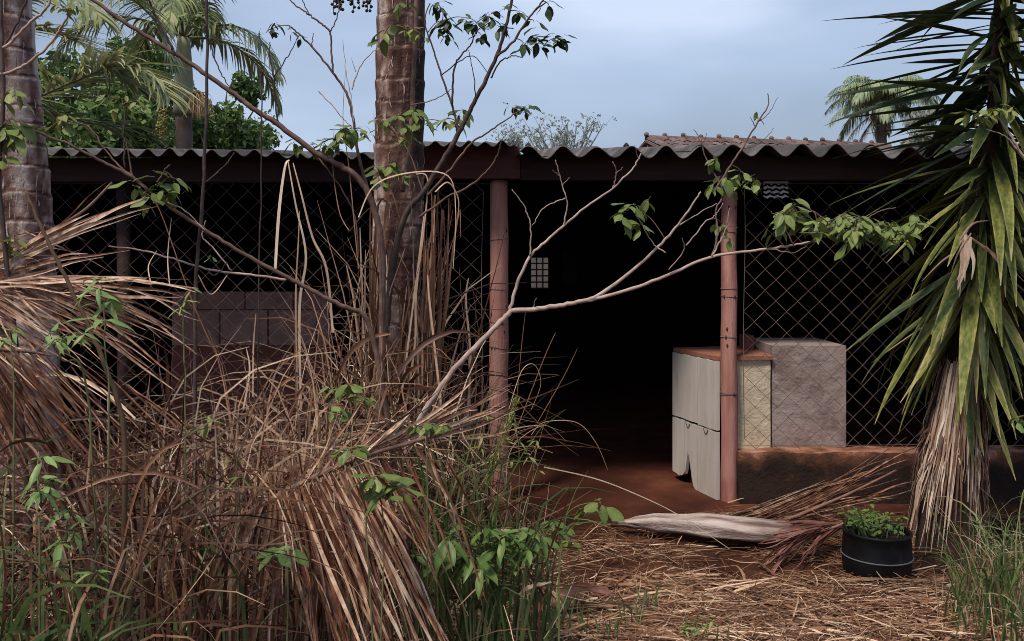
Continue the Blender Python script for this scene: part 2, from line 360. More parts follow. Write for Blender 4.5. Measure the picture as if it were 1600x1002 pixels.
lv.build('louvre', M_inwall, shed)
b = MB(); b.box(GX(878, 10.3), GX(902, 10.3), 10.36, 10.398, 1.5-46/F*10.3, 1.5+12/F*10.3); b.build('shutter', M_beam, shed, smooth=False)

# posts
def post(px, py_top, py_bot, wpx, lean, label, seed):
    q = MB(); k = 40; path = []; rad = []
    zt = 1.5-(py_top-400)/F*D; zb = -.05; r = wpx/2/F*D
    for i in range(k+1):
        u = i/k; z = zb+(zt-zb)*u
        path.append(Vector((GX(px, D)+lean*(u-.5)+.008*mnoise.noise(Vector((z*2.2, seed, 0))), D+.006*mnoise.noise(Vector((z*2, seed, 5))), z)))
        rad.append(r*(1.06-.1*u)*(1+.06*mnoise.noise(Vector((z*5, seed, 9)))))
    q.tube(path, rad, n=16, cf=lambda i, j: .5+.5*mnoise.noise(Vector((j*.6, i*.22, seed)))-(.35 if i < 5 else 0))
    o = q.build('gate_post', M_post, shed); o['label'] = label
    for z in sorted(R.uniform(.3,1.8) for _ in range(9)):
        i = min(k, max(0, int((z-zb)/(zt-zb)*k))); p = path[i]; a = R.uniform(-2.6, -.6)
        c = p + Vector((math.cos(a)*rad[i]*1.0, math.sin(a)*rad[i]*1.0, 0))
        kn = MB(); kn.tube([c+Vector((0,0,-.012)), c, c+Vector((0,0,.012))], [.003, .007, .003], n=6); kn.build('knot', M_knot, o)
    for z in (.62, .80, .96, 1.18, 1.42, 1.62):
        z += R.uniform(-.09, .09)
        i = min(k, max(0, int((z-zb)/(zt-zb)*k))); p = path[i]; rr = rad[i]+.002; wr = MB(); tl = R.uniform(-.01, .01)
        wr.tube([p + Vector((math.cos(a)*rr, math.sin(a)*rr, tl*math.cos(a))) for a in np.linspace(0, 2*math.pi, 19)], .0022, n=4)
        wr.build('wire_tie', M_wire, o)
post(780, 283, 800, 29, -.005, 'thicker pink left gate post with rusty wire ties', 3.3)
post(1139, 300, 800, 25, 0.0, 'slimmer pale pink right gate post with knots and wire ties', 7.7)
b = MB(); b.tube([Vector((GX(1139, D), D, 1.86)), Vector((GX(1139, D), D, 1.955))], .036, n=10); b.build('post_shim', M_beam, shed)
for xx in (-2.35, 3.2):
    q = MB(); q.tube([Vector((xx, D+.03, -.05)), Vector((xx+.01, D+.03, 1.0)), Vector((xx, D+.03, 1.94))], .04, n=10); q.build('roof_post', M_beam, shed)

# block wall standing inside, on the left
bw = thing('block_wall', (-1.9, 6.5, 0), 'low dusky concrete block wall inside the shed behind the wire mesh', 'wall')
rows = [(0, .2, M_redblock), (.21, .41, M_redblock), (.42, .62, M_redblock), (.63, .835, M_redblock), (.845, 1.10, M_block), (1.11, 1.235, M_block)]
proto = {}
for r, (z0, z1, mt) in enumerate(rows):
    xx = -2.49 - (.17 if r % 2 else 0)
    while xx < -1.36:
        a, c = max(xx, -2.49), min(xx+.345, -1.34)
        if c-a > .04:
            q = MB(); q.box(a, c-.004, 6.5+R.uniform(-.004, .004), 6.64, z0, z1)
            q.build('block', mt, bw, smooth=False)
        xx += .355
q = MB(); q.box(-2.48, -1.36, 6.512, 6.63, 0, 1.22); q.build('mortar', M_redblock, bw, smooth=False)

# the counter by the right gate post, its white board side turned to the gate
A, B = Vector((1.252, 5.345, 0)), Vector((1.08, 5.86, 0))
C, E = Vector((2.02, 6.0, 0)), Vector((1.578, 5.42, 0))
ct = thing('work_counter', (1.4, 5.6, 0), 'counter with chipped white boarded side and rust red top behind the right gate post', 'counter')
q = MB(); q.prism([(A.x+.03, A.y+.03), (E.x, E.y), (1.578, 5.98), (B.x+.04, B.y-.02)], .03, .868); q.build('carcass', M_inwall, ct, smooth=False)
q = MB(); q.prism([(A.x-.012, A.y-.004), (E.x+.012, E.y-.024), (1.59, 6.0), (B.x-.014, B.y+.01)], .8685, .893); q.build('counter_top', M_top, ct, smooth=False)
q = MB(); nX, nZ = 10, 26                     # peeling cream front
for j in range(nZ+1):
    for i in range(nX+1):
        u = i/nX; xx = A.x+.03+(E.x-.001-A.x-.03)*u; yy = A.y+.028+(E.y-.003-A.y-.028)*u
        q.v.append((xx, yy-.004+.004*mnoise.noise(Vector((xx*18, 0, j*.6))), .03+.838*j/nZ)); q.c.append(.5)
for j in range(nZ):
    for i in range(nX): a = j*(nX+1)+i; q.f.append((a, a+1, a+nX+2, a+nX+1)); q.m.append(0)
q.build('plaster_front', M_cream, ct)
dirn = (B-A); Ln = dirn.length; dirn.normalize(); nrm = Vector((-dirn.y, dirn.x, 0))
if nrm.x > 0: nrm = -nrm
def board(u0, u1, zlo, zhi, jag, seed, label=None):
    """A board on side A-B; u from A (0) to B (1); zlo may be jagged."""
    q = MB(); k = 9; top = []; bot = []
    for i in range(k+1):
        u = u0+(u1-u0)*i/k; p = A+dirn*(Ln*u)
        zb = zlo + (jag[i] if jag else .0015*math.sin(i+seed)); zt = zhi+.002*math.sin(i*1.3+seed)
        bot.append((p, zb)); top.append((p, zt))
    for off in (.022, .0):
        for z_, src in ((0, bot), (1, top)):
            for p, z in src: v_ = p+nrm*off; q.v.append((v_.x, v_.y, z)); q.c.append(.55+.35*mnoise.noise(Vector((v_.y*9, z*2, seed)))-(.3 if z < .12 else 0))
    n = k+1
    for i in range(k):
        q.f.append((i+1, i, n+i, n+i+1)); q.f.append((2*n+i, 2*n+i+1, 3*n+i+1, 3*n+i))
        q.f.append((i, i+1, 2*n+i+1, 2*n+i)); q.f.append((n+i+1, n+i, 3*n+i, 3*n+i+1)); q.m += [0]*4
    q.f.append((0, 2*n, 3*n, n)); q.f.append((k, n+k, 3*n+k, 2*n+k)); q.m += [0, 0]
    o = q.build('board', M_white, ct, smooth=False)
    if label: o['label'] = label
def J(*a): return list(a)
board(0.0, .405, .447, .864, None, 1); board(.412, 1.0, .452, .864, None, 2)
board(0.0, .40, .028, .438, J(.0,-.005,-.01,-.005,0,.005,.0,-.005,.0,.01), 3)
board(.41, .70, .03, .436, J(.0,0,.005,.02,.06,.13,.19,.22,.14,.07), 4, 'lower board with a rotted notch at its foot')
board(.715, 1.0, .03, .44, J(.08,.06,.05,.05,.04,.045,.05,.05,.05,.055), 5)
for u in (.22, .62):                            # loops of peeling varnish under the joint
    q = MB(); pts = []
    for i in range(13):
        s = i/12; p = A+dirn*(Ln*(u+.1*(s-.5)))+nrm*.026; p.z = .436-.028*math.sin(math.pi*s)
        pts.append(p)
    q.tube(pts, .0022, n=4); q.build('drip_edge', M_knot, ct)
tb = thing('cement_block', (1.82, 5.7, 0), 'grey stained rough cement block behind the wire mesh, next to the cream panel', 'cement block')
q = MB(); x0, x1, y0, y1, zt = 1.592, 2.045, 5.43, 5.96, .95; kx, kz = 16, 30
def gridface(o0, du, dv, nu, nv, amp, off, sgn=1):
    n0 = len(q.v); nr = du.cross(dv).normalized()
    for j in range(nv+1):
        for i in range(nu+1):
            p = o0+du*(i/nu)+dv*(j/nv); ed = min(i, nu-i, j, nv-j)
            if ed > 0: p = p+nr*amp*mnoise.noise(p*off)
            q.v.append(tuple(p)); q.c.append(.5+.3*mnoise.noise(p*3))
    for j in range(nv):
        for i in range(nu): a = n0+j*(nu+1)+i; q.f.append((a, a+1, a+nu+2, a+nu+1)); q.m.append(0)
V = Vector
gridface(V((x0,y0,0)), V((x1-x0,0,0)), V((0,0,zt)), kx, kz, .008, 14)
gridface(V((x1,y0,0)), V((0,y1-y0,0)), V((0,0,zt)), 8, 12, .005, 14)
gridface(V((x0,y1,0)), V((0,y0-y1,0)), V((0,0,zt)), 8, 12, .002, 14)
gridface(V((x1,y1,0)), V((x0-x1,0,0)), V((0,0,zt)), 8, 12, .002, 14)
gridface(V((x0,y0,zt)), V((x1-x0,0,0)), V((0,y1-y0,0)), 10, 10, .004, 14)
q.build('block_body', M_grey, tb)
br = MB(); br.box(1.50, 1.56, 5.72, 5.86, .894, .985); br.box(1.51, 1.55, 5.715, 5.72, .91, .97)
tag(br.build('brick', M_redblock, smooth=False, org=Vector((1.53, 5.79, .894))), 'small dim reddish brick standing on the counter behind the mesh', 'brick')

# low muddy wall under the right-hand mesh
q = MB(); x0, x1, y0, y1, zt = 1.345, 4.05, 5.26, 5.42, .335
n0 = 0
def lowgrid(o0, du, dv, nu, nv, top):
    n0 = len(q.v); nr = du.cross(dv).normalized()
    for j in range(nv+1):
        for i in range(nu+1):
            p = o0+du*(i/nu)+dv*(j/nv)
            d_ = Vector((mnoise.noise(p*6), mnoise.noise(p*6+V((9,0,0))), mnoise.noise(p*6+V((0,9,0)))))
            p2 = p+d_*.012 if p.z > .01 else p
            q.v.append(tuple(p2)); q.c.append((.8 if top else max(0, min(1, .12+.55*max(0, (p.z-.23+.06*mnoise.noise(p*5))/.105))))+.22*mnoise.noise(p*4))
    for j in range(nv):
        for i in range(nu): a = n0+j*(nu+1)+i; q.f.append((a, a+1, a+nu+2, a+nu+1)); q.m.append(0)
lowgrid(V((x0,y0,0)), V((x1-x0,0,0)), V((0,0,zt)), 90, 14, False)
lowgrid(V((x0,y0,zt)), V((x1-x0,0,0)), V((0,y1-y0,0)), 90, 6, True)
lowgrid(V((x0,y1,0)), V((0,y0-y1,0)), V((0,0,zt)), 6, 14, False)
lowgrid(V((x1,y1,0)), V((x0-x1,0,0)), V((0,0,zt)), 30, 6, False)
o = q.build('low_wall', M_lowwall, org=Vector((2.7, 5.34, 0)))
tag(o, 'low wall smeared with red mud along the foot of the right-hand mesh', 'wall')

# chain link mesh
def chain(name, x0, x1, z0, z1, label, sag):
    f = thing(name, ((x0+x1)/2, D, z0), label, 'wire fence')
    q = MB(); cw, ch = .064, .126; nx = int((x1-x0)/cw)
    def warp(p):
        return Vector((p.x+.022*mnoise.noise(V((p.x*1.3, p.z*1.3, sag))), p.y+.02*mnoise.noise(V((p.x*1.1, p.z*1.1, sag+4))), p.z+.014*mnoise.noise(V((p.x*1.3, p.z*1.2, sag+8)))))
    for i in range(nx+1):
        xc = x0+i*cw; pts = []; k = 0; z = z0
        while z <= z1+.001:
            xx = xc + (cw/2+.001 if (k+i) % 2 else -cw/2-.001)
            if x0-.001 <= xx <= x1+.02: pts.append(warp(V((xx, D-.01+(.003 if k % 2 else -.003), z))))
            z += ch/2; k += 1
        if len(pts) > 2: q.tube(pts, .0023, n=3, cap=False)
    q.build('wire_mesh', M_wire, f, kind='stuff')
    for zz in (z0+.02, z1-.02):
        q = MB(); q.tube([warp(V((x0+(x1-x0)*k/20, D-.012, zz))) for k in range(21)], .0017, n=4); q.build('tension_wire', M_wire, f)
chain('chain_link_fence', -4.05, -.14, .06, 1.955, 'rusty diamond wire mesh closing the shed front left of the gate', 1.0)
chain('chain_link_fence', 1.36, 4.05, .345, 1.952, 'rusty diamond wire mesh right of the gate on the muddy low wall', 6.0)

# ------------------------------------------------------------------ behind the shed
gw = MB(); gw.box(-8, 8, 14.0, 14.15, 0, 1.95)
tag(gw.build('garden_wall', M_garden, smooth=False, org=Vector((0,14,0))), 'plain plastered yard wall glimpsed through the vent at the back', 'wall')
hs = thing('house', (5.2, 18, 0), 'house with a weathered terracotta ridge showing over the shed roof', 'house')
q = MB(); q.box(2.9, 7.6, 15.6, 20.4, 0, 2.9); q.build('wall', M_house, hs, smooth=False)
zr = 3.6; q = MB()
q.prism([(2.55, 15.15), (7.9, 15.15), (7.9, 18.0), (2.55, 18.0)], 0, .05); 
for k in range(8):
    v_ = q.v[k]; q.v[k] = (v_[0], v_[1], v_[2] + (2.83 if v_[1] < 16 else 3.73))
q.build('roof', M_tile, hs, smooth=False)
q = MB(); q.prism([(2.55, 18.0), (7.9, 18.0), (7.9, 20.9), (2.55, 20.9)], 0, .05)
for k in range(8):
    v_ = q.v[k]; q.v[k] = (v_[0], v_[1], v_[2] + (2.83 if v_[1] > 19 else 3.73))
q.build('roof', M_tile, hs, smooth=False)
# tiles of the three uppermost rows, and the ridge
tm = MB()
for i in range(3):
    for a in range(7):
        th = math.pi*a/6; rr = .095-.008*i/2
        tm.v.append((rr*math.cos(th), -.21+.21*i, .055*math.sin(th)+.005*(2-i))); tm.c.append(.5)
for i in range(2):
    for a in range(6): tm.f.append((i*7+a, i*7+a+1, (i+1)*7+a+1, (i+1)*7+a)); tm.m.append(0)
tmesh = tm.mesh('roof_tile', M_tile); sl_ = math.atan2(.9, 2.85)
for r in range(5):
    for i in range(27):
        yy = 17.8-r*.36; o = bpy.data.objects.new('roof_tile', tmesh); COL.objects.link(o); o.parent = hs
        o.location = Vector((2.66+i*.198+R.uniform(-.008,.008), yy, 3.795-(18-yy)*.3158+R.uniform(-.006,.01))) - hs.location
        o.rotation_euler = (sl_+R.uniform(-.02,.02), 0, R.uniform(-.04,.04))
tm = MB()
for i in range(3):
    for a in range(9):
        th = math.pi*a/8; rr = (.12, .105, .1)[i]
        tm.v.append((-.2+.2*i, rr*math.cos(th), .095*math.sin(th)*(rr/.12)+.01)); tm.c.append(.5)
for i in range(2):
    for a in range(8): tm.f.append((i*9+a, i*9+a+1, (i+1)*9+a+1, (i+1)*9+a)); tm.m.append(0)
tm.tube([V((-.205,0,.07)), V((-.205,0,.12)), V((-.2,0,.145))], [.045,.05,.03], n=7)
rmesh = tm.mesh('ridge_tile', M_tile)
hs.rotation_euler.z = math.radians(13)
for i in range(14):
    o = bpy.data.objects.new('ridge_tile', rmesh); COL.objects.link(o); o.parent = hs
    o.location = Vector((2.78+i*.385, 18.0, 3.78+R.uniform(-.01,.01))) - hs.location; o.rotation_euler = (0, R.uniform(-.03,.03), 0)

def crown(q, c, rad, n, size, clumps, val=(0,1), flat=.75, seed=0):
    """Leaf-sized faces in uneven clumps."""
    cl = []
    for _ in range(clumps):
        v_ = rvec()*R.random()**.33; cl.append((c+V((v_.x*rad.x, v_.y*rad.y, v_.z*rad.z)), R.uniform(.22, .42)))
    for _ in range(n):
        cc, cr_ = cl[R.randrange(clumps)]; v_ = rvec()*R.random()**.4
        p = cc+V((v_.x*rad.x, v_.y*rad.y, v_.z*rad.z))*cr_
        a = rvec(); b_ = a.cross(rvec()).normalized(); s_ = size*R.uniform(.6, 1.4); n0 = len(q.v)
        q.v += [tuple(p-a*s_), tuple(p+b_*s_*.5), tuple(p+a*s_), tuple(p-b_*s_*.5)]
        cv = val[0]+(val[1]-val[0])*R.random(); q.c += [cv]*4
        q.f.append((n0, n0+1, n0+2, n0+3)); q.m.append(0)
def tree(name, x, y, h, rad, cz, n, size, clumps, label, mt=M_bgtree, cat='tree', group=None, trunk=.14):
    t_ = thing(name, (x, y, 0), label, cat, group)
    q = MB(); top = V((x+.2, y, cz+rad.z*.3))
    q.tube(smooth_path([V((x,y,-.1)), V((x+.1,y,cz*.5)), top], 5), [trunk*(1-.06*i) for i in range(11)], n=8)
    for k in range(7):
        v_ = rvec(); e_ = V((x,y,cz))+V((v_.x*rad.x*.8, v_.y*rad.y*.8, abs(v_.z)*rad.z*.7))
        q.tube(smooth_path([V((x+.1,y,cz*.55)), (V((x+.1,y,cz*.7))+e_)*.5+V((0,0,.1)), e_], 4), [trunk*.45*(1-.1*i) for i in range(9)], n=5)
    q.build('trunk', M_bgbark, t_)
    q = MB(); crown(q, V((x,y,cz)), rad, n, size, clumps); q.build('crown', mt, t_)
    return t_
def at(px, py, d): return P(px, py, d)
p = at(120, 185, 17); tree('bushy_tree', p.x, p.y, 0, V((1.5,1.4,1.25)), p.z-.25, 8000, .085, 40, 'rounded dark green tree behind the left end of the shed roof')
p = at(222, 155, 19); tree('bushy_tree', p.x, p.y, 0, V((1.15,1.2,1.25)), p.z-.2, 7000, .08, 34, 'bright green tree just left of the smooth-shafted palm')
p = at(335, 190, 21); tree('bushy_tree', p.x, p.y, 0, V((1.35,1.3,1.25)), p.z-.15, 6500, .085, 34, 'green tree just right of the smooth-shafted palm')
p = at(372, 210, 24); tree('bushy_tree', p.x, p.y, 0, V((.9,.9,.8)), p.z-.1, 1600, .07, 20, 'small thin-leaved tree at the right edge of the tree group', trunk=.07)

def bare_tree(px, py, d, wpx, hpx, label):
    b0 = at(px, py, d); t_ = thing('pale_tree', (b0.x, b0.y, 0), label, 'tree')
    q = MB(); lf = MB(); sx = wpx/F*d; sz = hpx/F*d
    root = V((b0.x, b0.y, b0.z-sz*1.2)); q.tube([V((b0.x,b0.y,-.1)), root], [.1,.06], n=7)
    for k in range(30):
        e_ = V((b0.x+R.uniform(-1,1)*sx*.5, b0.y+R.uniform(-.6,.6), b0.z+R.uniform(-.6,.5)*sz*(1 if R.random() < .5 else .6)))
        m_ = root*.35+e_*.65+V((R.uniform(-.1,.1),0,-.1)); pts = smooth_path([root, m_, e_], 4)
        q.tube(pts, [.03*(1-.09*i) for i in range(9)], n=4)
        for _ in range(4): 
            s_ = pts[R.randrange(4,8)]; e2 = s_+V((R.gauss(0,.15), R.gauss(0,.15), R.uniform(.05,.35))); q.tube([s_, e2], [.008,.004], n=3)
            crown(lf, e2, V((.16,.16,.1)), 16, .03, 3)
    q.build('trunk', M_bgpale, t_); lf.build('crown', M_bgpale, t_)
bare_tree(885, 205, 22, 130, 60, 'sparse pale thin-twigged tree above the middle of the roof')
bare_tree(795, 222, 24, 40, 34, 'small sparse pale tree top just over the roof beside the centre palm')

# ------------------------------------------------------------------ palm fronds
UPV = V((0,0,1))
def frond(ql, qr, pts, n, L, wid, grav, ang=55, lift=.1, val=(.2,.8), r0=.012, seg=6, droop_t=0.0, start=.12, both=True, fold=0.0, jit=.1, rmat=0):
    sp = smooth_path(pts, 8)
    qr.tube(sp, [r0*(1-.8*i/(len(sp)-1)) for i in range(len(sp))], n=5, c=R.random())
    K = len(sp)-1
    for i in range(n):
        u = start+(1-start)*i/(n-1); f_ = u*K; a = min(int(f_), K-1); p = sp[a].lerp(sp[a+1], f_-a)
        tg = (sp[a+1]-sp[a]).normalized(); side = tg.cross(UPV)
        if side.length < .05: side = V((1,0,0))
        side.normalize(); upl = side.cross(tg)
        ll = L*(1-.75*max(0,(u-.55)/.45)**1.5)*(.55+.45*min(1, (u-start)/.18+.1))
        for s in ((-1,1) if both else (1,)):
            an = math.radians(ang*(1-.45*u)+R.gauss(0,7)); d_ = tg*math.cos(an)+side*(s*math.sin(an))+upl*(lift+R.gauss(0,jit))+rvec()*jit*.6
            d_.normalize(); l1 = ll*R.uniform(.8,1.1); q_ = p.copy(); path = [q_.copy()]
            for k in range(seg):
                d_ = (d_+V((0,0,-grav*(k+1)/seg*R.uniform(.6,1.4)))).normalized(); q_ = q_+d_*(l1/seg); path.append(q_.copy())
            ql.ribbon(path, wid*R.uniform(.7,1.2), upl+rvec()*.25, c=R.uniform(*val), tip=.08, fold=fold)

def palm(name, base, top, r, label, cat, shaft=None, nf=9, fl=2.2, group=None, grav=.35, wid=.03, nl=44, mt=M_frond, ll=.45, az0=0, drop=.9, val=(.15,.8), bark=M_bgbark, skirt=0):
    t_ = thing(name, base, label, cat, group)
    q = MB(); path = smooth_path([base, base.lerp(top,.5)+V((.03,0,0)), top], 14)
    q.tube(path, [r*(1+.04*math.sin(i*2.1)) for i in range(len(path))], n=12, cf=lambda i,j: .5+.4*math.sin(i*2.1))
    q.build('trunk', bark, t_)
    c0 = top.copy()
    if shaft:
        q = MB(); c0 = top+V((0,0,shaft)); k = 9
        q.tube([top.lerp(c0, i/k) for i in range(k+1)], [r*(1.25-.5*(i/k)+.1*math.sin(i/k*3.1)) for i in range(k+1)], n=12); q.build('crownshaft', M_shaft, t_)
    for i in range(nf):
        az = az0+2*math.pi*i/nf+R.uniform(-.25,.25); el = R.uniform(.1, 1.1) if i % 3 else R.uniform(.7,1.2)
        dead = skirt and i < skirt
        if dead: el = R.uniform(-.9,-.4)
        d_ = V((math.cos(az)*math.cos(el), math.sin(az)*math.cos(el), math.sin(el))); p = c0.copy(); pts = [p.copy()]
        for k in range(7):
            d_ = (d_+V((0,0,-drop*.23*(k+1)/4))).normalized(); p = p+d_*(fl/7); pts.append(p.copy())
        fr = MB(); ra = MB()
        frond(fr, ra, pts, nl, ll, wid, grav, val=((.86,1.0) if dead else val), r0=.02)
        f_ = fr.build('frond', mt, t_); ra.build('rachis', M_greenstem, f_)
    return t_
# the smooth-shafted palm left of centre
b0 = at(287, 228, 11.5); ptop = at(287, 180, 11.5)
pm = palm('shaft_palm', V((b0.x, b0.y, 0)), ptop, .105, 'palm with a smooth grey-green crownshaft and brown ringed trunk', 'palm tree', shaft=1.0, nf=11, fl=1.9, ll=.5, nl=46, wid=.035, az0=.3, val=(.0,.6), grav=.5, drop=1.25)
q = MB(); c = at(312, 160, 11.2)
for k in range(150):
    s_ = at(296, 150, 11.35)+rvec()*.03; e_ = c+V((R.gauss(0,.1), R.gauss(0,.1), R.uniform(-.25,.0)))
    q.ribbon(smooth_path([s_, s_.lerp(e_,.5)+V((.04,0,.09)), e_], 3), .014, rvec(), c=R.random())
q.build('inflorescence', M_flower, pm)
q = MB(); c = at(252, 185, 11.3)
for k in range(110):
    p = c+V((R.gauss(0,.035), R.gauss(0,.05), R.uniform(-.28,.12))); q.tube([p-V((0,0,.012)), p, p+V((0,0,.012))], [.006,.018,.006], n=5, c=R.random())
q.build('fruit_bunch', M_fruit, pm)
# palm at the left whose fronds hang over the roof
b0 = at(-40, 300, 8.0); lp = thing('fan_frond_palm', (b0.x, b0.y, 0), 'palm at the left edge with long drooping fronds over the roof', 'palm tree')
q = MB(); q.tube(smooth_path([V((b0.x,b0.y,0)), V((b0.x,b0.y,1.6)), at(-40,60,8.0)], 8), .11, n=10); q.build('trunk', M_bgbark, lp)
for pts, n_, ll, gv, vl in (
    ([(-40,60,8),(40,45,7.9),(110,60,7.8),(170,100,7.7),(215,140,7.6)], 70, .62, .10, (.25,.9)),
    ([(-40,60,8),(30,150,7.8),(110,130,7.6),(180,103,7.5),(240,120,7.4),(262,150,7.3)], 74, .60, .16, (.2,.95)),
    ([(-40,60,8),(60,-10,8.2),(170,-20,8.3),(240,30,8.4),(270,100,8.4)], 66, .55, .14, (.0,.6)),
    ([(-40,60,8),(20,-30,7.8),(100,-20,7.5),(160,30,7.3)], 50, .6, .3, (.2,.8)),
    ([(-40,60,8),(40,160,8.3),(130,190,8.6),(200,200,8.8),(240,215,8.9)], 56, .5, .16, (.0,.5)),
    ([(-40,60,8),(-120,0,7.7),(-220,40,7.5)], 40, .6, .4, (.0,.6)), ([(-40,60,8),(-80,-60,8.6),(-140,-80,9.2)], 40, .6, .4, (.0,.6))):
    fr = MB(); ra = MB(); frond(fr, ra, [at(*t_) for t_ in pts], n_, ll*1.12, .036, gv, val=(vl[0]+.1, min(1,vl[1]+.1)), r0=.016)
    f_ = fr.build('frond', M_frond, lp); ra.build('rachis', M_greenstem, f_)
# distant feathery palm on the right
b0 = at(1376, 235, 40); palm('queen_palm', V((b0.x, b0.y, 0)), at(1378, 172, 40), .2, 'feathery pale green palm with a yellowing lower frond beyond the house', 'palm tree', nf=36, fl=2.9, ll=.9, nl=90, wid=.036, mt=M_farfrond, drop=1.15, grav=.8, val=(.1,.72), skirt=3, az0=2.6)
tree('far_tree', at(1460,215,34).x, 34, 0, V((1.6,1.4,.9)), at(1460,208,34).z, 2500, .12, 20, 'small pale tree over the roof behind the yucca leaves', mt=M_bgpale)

# ------------------------------------------------------------------ the two palm trunks in front
def front_trunk(pts, rads, label, seed, bias):
    base = pts[0]; t_ = thing('palm_trunk', (base.x, base.y, 0), label, 'palm trunk')
    q = MB(); sp = smooth_path(pts, 90); K = len(sp); ns = 44; L = sum((sp[i+1]-sp[i]).length for i in range(K-1))
    rd = []; sc_ = []; s = 0; nxt = .1; last = 0; gap = .13
    zs = []
    for i in range(K):
        s += (sp[i]-sp[i-1]).length if i else 0; zs.append(s)
    scars = [0]; 
    while scars[-1] < L: scars.append(scars[-1]+R.uniform(.07,.16))
    n0 = len(q.v)
    for i, p in enumerate(sp):
        u = i/(K-1); f_ = u*(len(rads)-1); a = min(int(f_), len(rads)-2); r = rads[a]+(rads[a+1]-rads[a])*(f_-a)
        for j in range(ns):
            th = 2*math.pi*j/ns; cx, cy = math.cos(th), math.sin(th)
            wob = .014*mnoise.noise(V((cx*1.2, cy*1.2, zs[i]*2+seed)))
            z_ = zs[i]+wob
            k = max(t for t in range(len(scars)) if scars[t] <= max(z_,0)); g0 = scars[k]; g1 = scars[k+1] if k+1 < len(scars) else g0+.1
            ph = min(1, max(0, (z_-g0)/(g1-g0))); dline = min(z_-g0, g1-z_)
            step = .007*(ph**2.2)
            streak = mnoise.noise(V((cx*7, cy*7, k*3.1+seed+ph*.6)))
            patch = mnoise.noise(V((cx*1.4+seed, cy*1.4, zs[i]*1.6)))
            hole = .4 if streak > .18 and .25 < ph < .85 else 0
            rr = r*(1+.035*mnoise.noise(V((cx*2, cy*2, zs[i]*5+seed))))+step-.003*(dline < .006)
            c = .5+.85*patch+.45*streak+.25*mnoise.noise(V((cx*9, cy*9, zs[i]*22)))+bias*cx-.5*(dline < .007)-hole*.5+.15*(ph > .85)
            q.v.append((p.x+cx*rr, p.y+cy*rr, p.z)); q.c.append(max(0, min(1, c)))
    for i in range(K-1):
        for j in range(ns):
            j2 = (j+1) % ns; q.f.append((i*ns+j, i*ns+j2, (i+1)*ns+j2, (i+1)*ns+j)); q.m.append(0)
    q.build('trunk', M_trunk, t_)
    # loose fibres and lichen crumbs standing off the bark
    q = MB()
    for _ in range(260):
        i = R.randrange(20, K-10); a = R.uniform(math.pi, 2*math.pi); u = i/(K-1); f_ = u*(len(rads)-1); a0 = min(int(f_), len(rads)-2); r = rads[a0]+(rads[a0+1]-rads[a0])*(f_-a0)
        p = sp[i]+V((math.cos(a)*(r+.004), math.sin(a)*(r+.004), 0)); nr = V((math.cos(a), math.sin(a), 0)); l = R.uniform(.02,.09)
        q.ribbon([p, p+V((R.gauss(0,.003),0,l*.5))+nr*.002, p+V((R.gauss(0,.006),0,l))+nr*R.uniform(0,.008)], R.uniform(.003,.008), nr, c=R.uniform(.5,1))
    q.build('bark_fibre', M_trunk, t_, kind='stuff')
    return t_
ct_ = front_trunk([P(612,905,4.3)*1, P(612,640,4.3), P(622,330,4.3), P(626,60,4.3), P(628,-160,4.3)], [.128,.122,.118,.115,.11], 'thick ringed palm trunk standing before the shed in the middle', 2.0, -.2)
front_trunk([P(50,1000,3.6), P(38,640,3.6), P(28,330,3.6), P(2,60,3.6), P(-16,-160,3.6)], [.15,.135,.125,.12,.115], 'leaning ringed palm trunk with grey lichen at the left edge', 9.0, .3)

# ------------------------------------------------------------------ leaf shapes shared by every shrub
def leaf_mesh(name, mt, L=1.0, W=.42, curl=.18, fold=.12, pet=.18, seg=7, wave=.02, peak=.5):
    q = MB(); n = seg
    for i in range(n+1):
        u = i/n; y = pet+u*(L-pet); 
        w_ = W*.5*(math.sin(math.pi*min(1, u**(math.log(.5)/math.log(peak))))**.8 if 0 < u < 1 else .02)
        z = -curl*u*u + wave*math.sin(u*9)
        q.v += [(-w_, y, z+fold*w_*2), (-w_*.5, y, z+fold*w_*.9), (0, y, z), (w_*.5, y, z+fold*w_*.9), (w_, y, z+fold*w_*2+wave*math.cos(u*8))]
        q.c += [.45,.55,.9,.55,.45]
    for i in range(n):
        for j in range(4): a = i*5+j; q.f.append((a, a+1, a+6, a+5)); q.m.append(0)
    q.tube([V((0,0,.0)), V((0,pet*.5,.01)), V((0,pet,0))], [.014,.012,.01], n=4, c=.9)
    return q.mesh(name, mt)
LM = {}
for key, mt in (('leaf', M_leaf), ('dark', M_leafdk), ('yellow', M_leafyl), ('weed', M_weed)):
    LM[key] = [leaf_mesh('leaf', mt, curl=c_, W=w_, fold=f_) for c_, w_, f_ in ((.1,.44,.1), (.28,.4,.16), (.45,.46,.08), (.2,.5,-.1))]
LM['lance'] = [leaf_mesh('leaf', M_lance, W=.24, curl=c_, pet=.06, peak=.42) for c_ in (.1,.35,.6)]
LM['lancey'] = [leaf_mesh('leaf', M_leafyl, W=.2, curl=c_, pet=.06, peak=.42) for c_ in (.1,.35,.6)]
LM['palm'] = [leaf_mesh('leaf', M_weed, W=.3, curl=c_, pet=.08, peak=.55, fold=.16) for c_ in (.15,.3,.5)]
def put_leaf(parent, pos, d_, up, size, key, name='leaf'):
    d_ = d_.normalized(); x_ = d_.cross(up)
    if x_.length < 1e-3: x_ = V((1,0,0))
    x_.normalize(); z_ = x_.cross(d_)
    o = bpy.data.objects.new(name, R.choice(LM[key])); COL.objects.link(o); o.parent = parent
    m_ = Matrix((x_, d_, z_)).transposed().to_4x4()
    o.matrix_basis = Matrix.Translation(pos-base_of(parent)) @ m_ @ Matrix.Diagonal((size*R.uniform(.85,1.15), size, size, 1))
    return o
BP = {}
